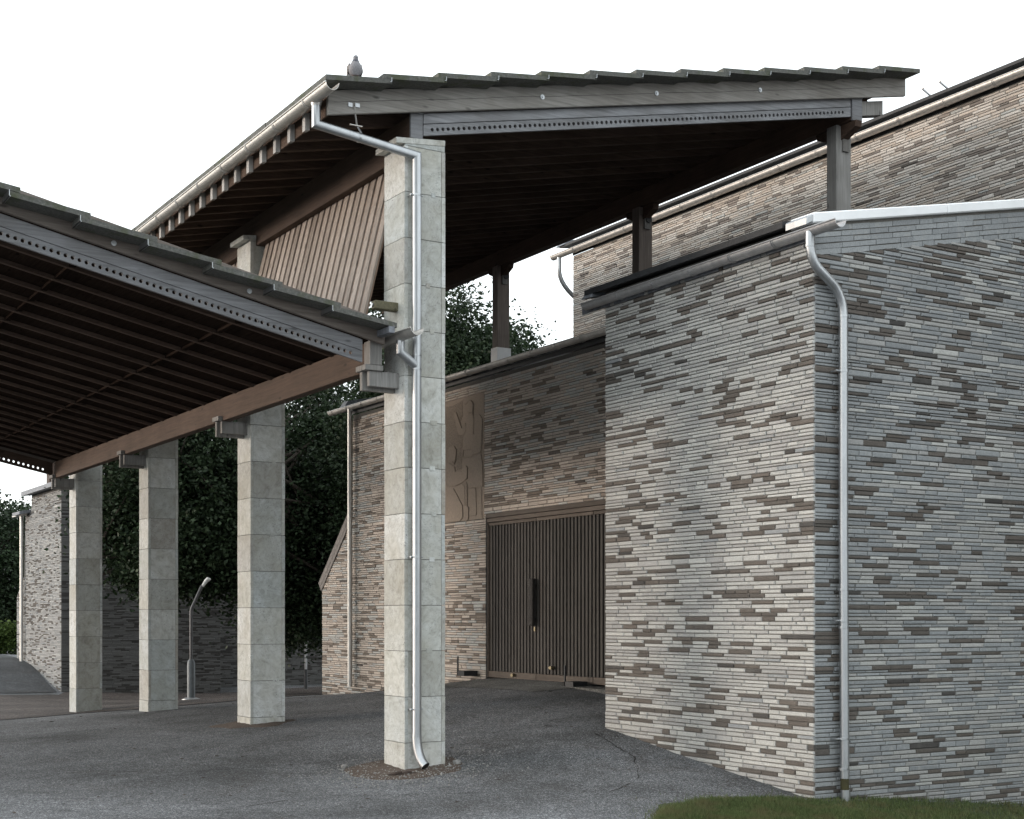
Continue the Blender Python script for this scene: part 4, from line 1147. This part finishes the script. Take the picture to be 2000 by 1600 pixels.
# ------------------------------------------------------------------ TREES
def leaves(mb_name, parent, centers, n_per, spread, size, seed, mat, squash=0.8):
    rg = np.random.default_rng(seed)
    cs = np.array(centers); k = len(cs)
    idx = np.repeat(np.arange(k), n_per)
    n = len(idx)
    sp = spread if np.isscalar(spread) else np.array(spread)[idx][:, None]
    off = rg.normal(0, 1, (n, 3)) * sp * np.array([1, 1, squash])
    P0 = cs[idx] + off
    a = rg.normal(0, 1, (n, 3)); a[:, 2] *= 0.6; a /= np.linalg.norm(a, axis=1)[:, None]
    b = rg.normal(0, 1, (n, 3)); b -= a * (a * b).sum(1)[:, None]; b /= np.linalg.norm(b, axis=1)[:, None]
    s = size * rg.uniform(0.6, 1.25, n)[:, None]
    V = np.empty((n, 4, 3))
    V[:, 0] = P0 - a * s * 0.55; V[:, 1] = P0 + b * s * 0.36 - a * s * 0.05; V[:, 2] = P0 + a * s * 0.6; V[:, 3] = P0 - b * s * 0.36 - a * s * 0.05
    V = V.reshape(-1, 3)
    me = bpy.data.meshes.new(mb_name)
    me.vertices.add(4 * n); me.vertices.foreach_set('co', V.ravel())
    me.loops.add(4 * n); me.loops.foreach_set('vertex_index', np.arange(4 * n))
    me.polygons.add(n); me.polygons.foreach_set('loop_start', np.arange(0, 4 * n, 4)); me.polygons.foreach_set('loop_total', np.full(n, 4))
    me.update(); me.validate()
    return link(mb_name, me, parent, mat)

def tree(name, label, loc, height, blobs, ncl, n_per, size, seed, mat=LEAF, spread=0.35, group='broadleaf trees behind the canopies', cat='tree'):
    rr = random.Random(seed)
    t = thing(name, label, cat, loc, group)
    x, y, z = loc
    mb = MB()
    top = Vector((x + rr.uniform(-.3, .3), y + rr.uniform(-.3, .3), z + height * 0.75))
    mid_ = Vector((x + rr.uniform(-.1, .1), y, z + height * 0.35))
    mb.tube([(x, y, z - 0.4), (x, y, z + 0.2), mid_, top], 0.2, 10, radii=[0.34, 0.24, 0.18, 0.05])
    cen, limb_t = [], []
    for (bx, by, bz, rx, ry, rz, w) in blobs:
        k = int(ncl * w)
        for i in range(k):
            d = Vector((rr.gauss(0, 1), rr.gauss(0, 1), rr.gauss(0, 1))).normalized()
            rad = rr.uniform(0.35, 1.0) ** 0.5
            wob = 1 + 0.38 * noise.noise(Vector((d.x * 2.2 + seed, d.y * 2.2, d.z * 2.2 + bz)))
            c = Vector((x + bx + d.x * rx * rad * wob, y + by + d.y * ry * rad * wob, z + bz + d.z * rz * rad * wob))
            cen.append(tuple(c))
            if rr.random() < 0.10: limb_t.append(c)
    for c in limb_t[:40]:
        s0 = mid_.lerp(top, rr.uniform(0, 0.9))
        m_ = s0.lerp(c, 0.5) + Vector((0, 0, rr.uniform(0, 0.3)))
        mb.tube([s0, m_, c], 0.05, 6, radii=[0.07, 0.04, 0.012])
    mb.build('trunk', BARK, t, smooth=True)
    leaves('crown', t, cen, n_per, [rr.uniform(0.6, 1.3) * spread for _ in cen], size, seed, mat)
    return t
tree('linden_tree', 'tall dark green broadleaf tree rising behind the brick entrance wall, left of the hall', (17.4, 33.9, -2.2), 12,
     [(1.4, 0.6, 7.4, 2.6, 2.6, 3.8, 0.62), (2.3, 0.6, 6.7, 1.8, 1.6, 2.5, 0.28), (-0.2, 0.6, 6.0, 1.8, 1.8, 2.6, 0.25)], 760, 190, 0.10, 3)
tree('linden_tree', 'dark broadleaf tree filling the gap between the two nearest pillars', (14.0, 36.0, -2.2), 11,
     [(2.4, 1.4, 5.8, 2.6, 2.4, 3.6, 0.5), (1.6, 1.2, 3.9, 2.2, 1.6, 2.4, 0.5)], 520, 120, 0.115, 5)
tree('linden_tree', 'dark broadleaf tree seen between the second and third pillars above the lamp', (11.75, 37.6, -2.2), 10,
     [(1.2, 0.3, 5.9, 2.2, 2.2, 2.8, 0.6), (1.1, -0.6, 4.1, 1.7, 1.4, 1.25, 0.4)], 470, 120, 0.115, 9)
tree('linden_tree', 'dark broadleaf tree between the third and last pillars, branches over the brick wall', (10.05, 38.6, -2.2), 9,
     [(1.5, 0, 5.9, 1.7, 2.0, 2.4, 0.6), (1.7, -0.4, 4.1, 1.15, 1.2, 1.1, 0.4)], 400, 120, 0.115, 13)
tree('linden_tree', 'shadowed tree with low branches next to the far end of the entrance wall', (15.45, 39.7, -2.2), 9,
     [(2.2, 0.4, 4.4, 2.3, 1.8, 2.6, 0.7), (1.9, -0.3, 2.9, 1.7, 1.2, 1.5, 0.3)], 420, 110, 0.115, 17)
tree('linden_tree', 'background tree deep behind the garden wall, seen through the other crowns', (20.5, 48.5, -2.4), 11,
     [(0, 0, 5.6, 3.4, 1.6, 4.4, 0.6), (-4.0, 0.5, 5.2, 3.2, 1.6, 4.0, 0.6)], 520, 90, 0.16, 19)
tree('linden_tree', 'distant backlit tree at the left edge of the picture beside the far building', (12.4, 63.5, -1.7), 7,
     [(0, 0, 3.9, 2.6, 2.0, 2.9, 0.7), (-3.2, 0, 3.6, 2.6, 2.0, 2.8, 0.6)], 460, 100, 0.15, 21)
tree('linden_tree', 'distant tree closing the view behind the far building at the left', (8.8, 70, -1.8), 8,
     [(0, 0, 3.9, 3.2, 2.0, 3.6, 1.0), (6.0, 0, 3.5, 3.2, 2.0, 3.0, 1.0)], 300, 80, 0.2, 22)
# trimmed hedge
hd = thing('hedge', 'low clipped bright green hedge at the left edge behind the path', 'hedge', (12, 60, -1.6))
cen = [(10.0 + R.uniform(0, 4.2), 58.5 + R.uniform(0, 0.8), ghs(12, 58.5) + R.uniform(0.05, 1.15)) for _ in range(420)]
leaves('foliage', hd, cen, 40, 0.12, 0.11, 33, LEAF_L, 1.0)
hs_ = MB()
for k in range(8): hs_.tube([(10.2 + k * .55, 58.9, -2.2), (10.2 + k * .55, 58.9, -0.8)], 0.03, 6)
hs_.build('stems', BARK, hd)

# ------------------------------------------------------------------ LAWN
lw_f = densify([(8.0, 10.75), (8.6, 11.35), (9.25, 11.55), (9.9, 11.45), (10.5, 11.22), (12.0, 11.25), (15.0, 11.25), (18, 11.25)], 6)
lw_b = densify([(8.7, 9.8), (9.1, 9.2), (9.6, 9.0), (10.2, 8.6), (10.9, 8.2), (12.0, 7.8), (15, 7.0), (18, 7.0)], 6)
lawn = strip_sheet('lawn', lw_f, lw_b, GRASS_SOIL, 0.012, 16, 0.3)
rg = np.random.default_rng(2)
def pt_in_lawn(n):
    i = rg.integers(0, len(lw_f) - 1, n); t = rg.random(n); v = rg.random(n) ** 0.9
    A0 = np.array(lw_f); B0 = np.array(lw_b)
    a = A0[i] * (1 - t[:, None]) + A0[i + 1] * t[:, None]; b = B0[i] * (1 - t[:, None]) + B0[i + 1] * t[:, None]
    return a * (1 - v[:, None]) + b * v[:, None]
n = 150000
pts2 = pt_in_lawn(n) + rg.normal(0, 1, (n, 2)) * rg.choice([0.02, 0.07, 0.16], (n, 1), p=[.76, .18, .06])
pts2[:, 1] = np.where(pts2[:, 0] > 10.5, np.minimum(pts2[:, 1], 11.235), pts2[:, 1])
gz = np.concatenate([gh(pts2[i:i + 20000, 0], pts2[i:i + 20000, 1]) for i in range(0, n, 20000)])
ang = rg.random(n) * 2 * np.pi
hh = rg.uniform(0.022, 0.055, n) * (0.7 + 0.6 * (np.sin(pts2[:, 0] * 5) * np.cos(pts2[:, 1] * 6) * 0.5 + 0.5))
w = 0.0035
base = np.stack([pts2[:, 0], pts2[:, 1], gz + 0.015], 1)
dx = np.stack([np.cos(ang) * w, np.sin(ang) * w, np.zeros(n)], 1)
tip = base + np.stack([rg.normal(0, 0.018, n), rg.normal(0, 0.018, n), hh], 1)
V = np.empty((n, 3, 3)); V[:, 0] = base - dx; V[:, 1] = base + dx; V[:, 2] = tip
me = bpy.data.meshes.new('grass'); me.vertices.add(3 * n); me.vertices.foreach_set('co', V.ravel())
me.loops.add(3 * n); me.loops.foreach_set('vertex_index', np.arange(3 * n)); me.polygons.add(n)
me.polygons.foreach_set('loop_start', np.arange(0, 3 * n, 3)); me.polygons.foreach_set('loop_total', np.full(n, 3)); me.update()
go = link('grass', me, None, GRASSM); go['kind'] = 'stuff'; go['label'] = 'short mown green grass at the foot of the corner building'; go['category'] = 'grass'

# ------------------------------------------------------------------ LOOSE STONES, DIRT
ROCK = simple('pale_broken_stone', (0.25, 0.245, 0.235), 0.85, nscale=25, amp=0.3, bmp=0.6)
def rock_geo(c, r, rr, mb, sq=0.7):
    ph = [(0, 0, 1), (0.894, 0, 0.447), (0.276, 0.851, 0.447), (-0.724, 0.526, 0.447), (-0.724, -0.526, 0.447), (0.276, -0.851, 0.447),
          (0.724, 0.526, -0.447), (-0.276, 0.851, -0.447), (-0.894, 0, -0.447), (-0.276, -0.851, -0.447), (0.724, -0.526, -0.447), (0, 0, -1)]
    fs = [(0, 1, 2), (0, 2, 3), (0, 3, 4), (0, 4, 5), (0, 5, 1), (1, 6, 2), (2, 6, 7), (2, 7, 3), (3, 7, 8), (3, 8, 4), (4, 8, 9), (4, 9, 5), (5, 9, 10), (5, 10, 1), (1, 10, 6), (6, 11, 7), (7, 11, 8), (8, 11, 9), (9, 11, 10), (10, 11, 6)]
    b = len(mb.v); st = (rr.uniform(.7, 1.4), rr.uniform(.7, 1.3), sq)
    for p in ph:
        k = r * rr.uniform(0.75, 1.2)
        mb.v.append((c[0] + p[0] * k * st[0], c[1] + p[1] * k * st[1], c[2] + p[2] * k * st[2]))
    for q in fs: mb.f.append(tuple(b + i for i in q))
# soil patch broken open around the nearest pillar
sp = []
def soil_patch(name, cx, cy, rx, ry, seed, dz=0.03):
    mb = MB(); n = 40; rings = 8
    mb.v.append((cx, cy, ghs(cx, cy) + dz))
    for j in range(1, rings + 1):
        for i in range(n):
            a = 2 * math.pi * i / n
            k = (1 + 0.28 * noise.noise(Vector((math.cos(a) * 1.6 + seed, math.sin(a) * 1.6, 0)))) * j / rings
            x_, y_ = cx + rx * k * math.cos(a), cy + ry * k * math.sin(a)
            h = dz * (1 - (j / rings) ** 2) + 0.012 * noise.noise(Vector((x_ * 9, y_ * 9, seed)))
            mb.v.append((x_, y_, ghs(x_, y_) + max(h, -0.002) + 0.003 - (0.02 if j == rings else 0)))
    for i in range(n): mb.f.append((0, 1 + i, 1 + (i + 1) % n))
    for j in range(rings - 1):
        for i in range(n):
            a0 = 1 + j * n; mb.f.append((a0 + i, a0 + n + i, a0 + n + (i + 1) % n, a0 + (i + 1) % n))
    o = mb.build(name, SOIL, None, smooth=True); o['kind'] = 'structure'
soil_patch('soil_patch', 7.55, 14.95, 0.85, 0.75, 3)
soil_patch('soil_patch', 7.6, 19.95, 0.6, 0.6, 8, 0.02)
rr = random.Random(77)
mb = MB()
for _ in range(1500):
    a = rr.uniform(0, 2 * math.pi); k = abs(rr.gauss(0.55, 0.35))
    x_, y_ = 7.6 + math.cos(a) * (0.2 + k), 14.85 + math.sin(a) * (0.15 + k * 0.9)
    if X1 - .02 < x_ < X1 + .55 and Y1 - .02 < y_ < Y1 + .55: continue
    rock_geo((x_, y_, ghs(x_, y_) + 0.012 + 0.015 * max(0, 1 - k)), rr.choice((0.004, 0.005, 0.007, 0.011)) * rr.uniform(.7, 1.3), rr, mb)
for _ in range(1600):
    x_, y_ = rr.uniform(2.5, 13), rr.uniform(11.5, 24)
    if x_ > 10.3 and y_ < 15.3 or x_ > 12.4: continue
    rock_geo((x_, y_, ghs(x_, y_) + 0.004), rr.choice((0.003, 0.004, 0.006)), rr, mb)
go = mb.build('loose_grit', ROCK, None); go['kind'] = 'stuff'; go['label'] = 'scattered pale grit on the asphalt round the nearest pillar'; go['category'] = 'gravel'
for (x_, y_, r_, lab) in ((8.12, 14.70, 0.060, 'larger pale broken stone right of the nearest pillar foot'),
                          (7.98, 14.62, 0.038, 'smaller pale stone touching the right side of the nearest pillar foot'),
                          (7.02, 15.45, 0.05, 'flat pale stone in the soil left of the nearest pillar')):
    mb = MB(); rock_geo((x_, y_, ghs(x_, y_) + r_ * 0.4), r_, rr, mb)
    o = mb.build('stone', ROCK); o['label'] = lab; o['category'] = 'stone'
mb = MB()
x_, y_ = 7.33, 14.62
for k in range(5):
    c = Vector((x_ - 0.09 + 0.05 * k, y_ - 0.02 * k, ghs(x_, y_) + 0.02 + 0.018 * (k % 2)))
    mb.obox(c, (0.055, -0.012 + 0.01 * (k % 3), 0.012), (0.008, 0.028, 0.0), (0, 0.004, 0.012))
o = mb.build('broken_stone', simple('dark_rotten_chip', (0.05, 0.035, 0.028), 0.9, nscale=30, amp=0.5, bmp=.8, bd=.01), bevel=0.004)
o['label'] = 'dark broken flake lying at the front left foot of the nearest pillar'; o['category'] = 'stone'
# dark leaf litter
mb = MB()
for _ in range(260):
    x_, y_ = rr.uniform(1.5, 12), rr.uniform(11.2, 26)
    if x_ > 10.3 and y_ < 15.3: continue
    a = rr.uniform(0, 6.28); s_ = rr.uniform(0.012, 0.04); z_ = ghs(x_, y_) + 0.008
    ca, sa = math.cos(a), math.sin(a); b = len(mb.v)
    for (u_, v_, h_) in ((-1, 0, 0), (-.3, .45, .25), (1, 0, .1), (0, -.4, .3)):
        mb.v.append((x_ + (ca * u_ - sa * v_) * s_, y_ + (sa * u_ + ca * v_) * s_, z_ + h_ * s_))
    mb.f.append((b, b + 1, b + 2, b + 3))
for _ in range(2600):
    t = rr.random(); y_ = 15.0 - 4.3 * t; x_ = 10.45 - abs(rr.gauss(0.0, 0.15 + 0.55 * t)) - (0.25 if rr.random() < .5 else 0) * t
    if y_ < 11.3: x_ -= rr.uniform(0, 1.2)
    if noise.noise(Vector((x_ * 2.2, y_ * 2.2, 9))) < -0.05 or x_ < 8.2: continue
    a = rr.uniform(0, 6.28); s_ = rr.uniform(0.004, 0.013); z_ = ghs(x_, y_) + 0.008
    ca, sa = math.cos(a), math.sin(a); b = len(mb.v)
    for (u_, v_, h_) in ((-1, 0, 0), (-.3, .45, .25), (1, 0, .1), (0, -.4, .3)):
        mb.v.append((x_ + (ca * u_ - sa * v_) * s_, y_ + (sa * u_ + ca * v_) * s_, z_ + h_ * s_))
    mb.f.append((b, b + 1, b + 2, b + 3))
go = mb.build('leaf_litter', simple('dry_leaf', (0.05, 0.033, 0.02), 0.8, nscale=8, amp=0.6, bmp=0)); go['kind'] = 'stuff'; go['label'] = 'dark dry leaves strewn over the asphalt'; go['category'] = 'leaves'
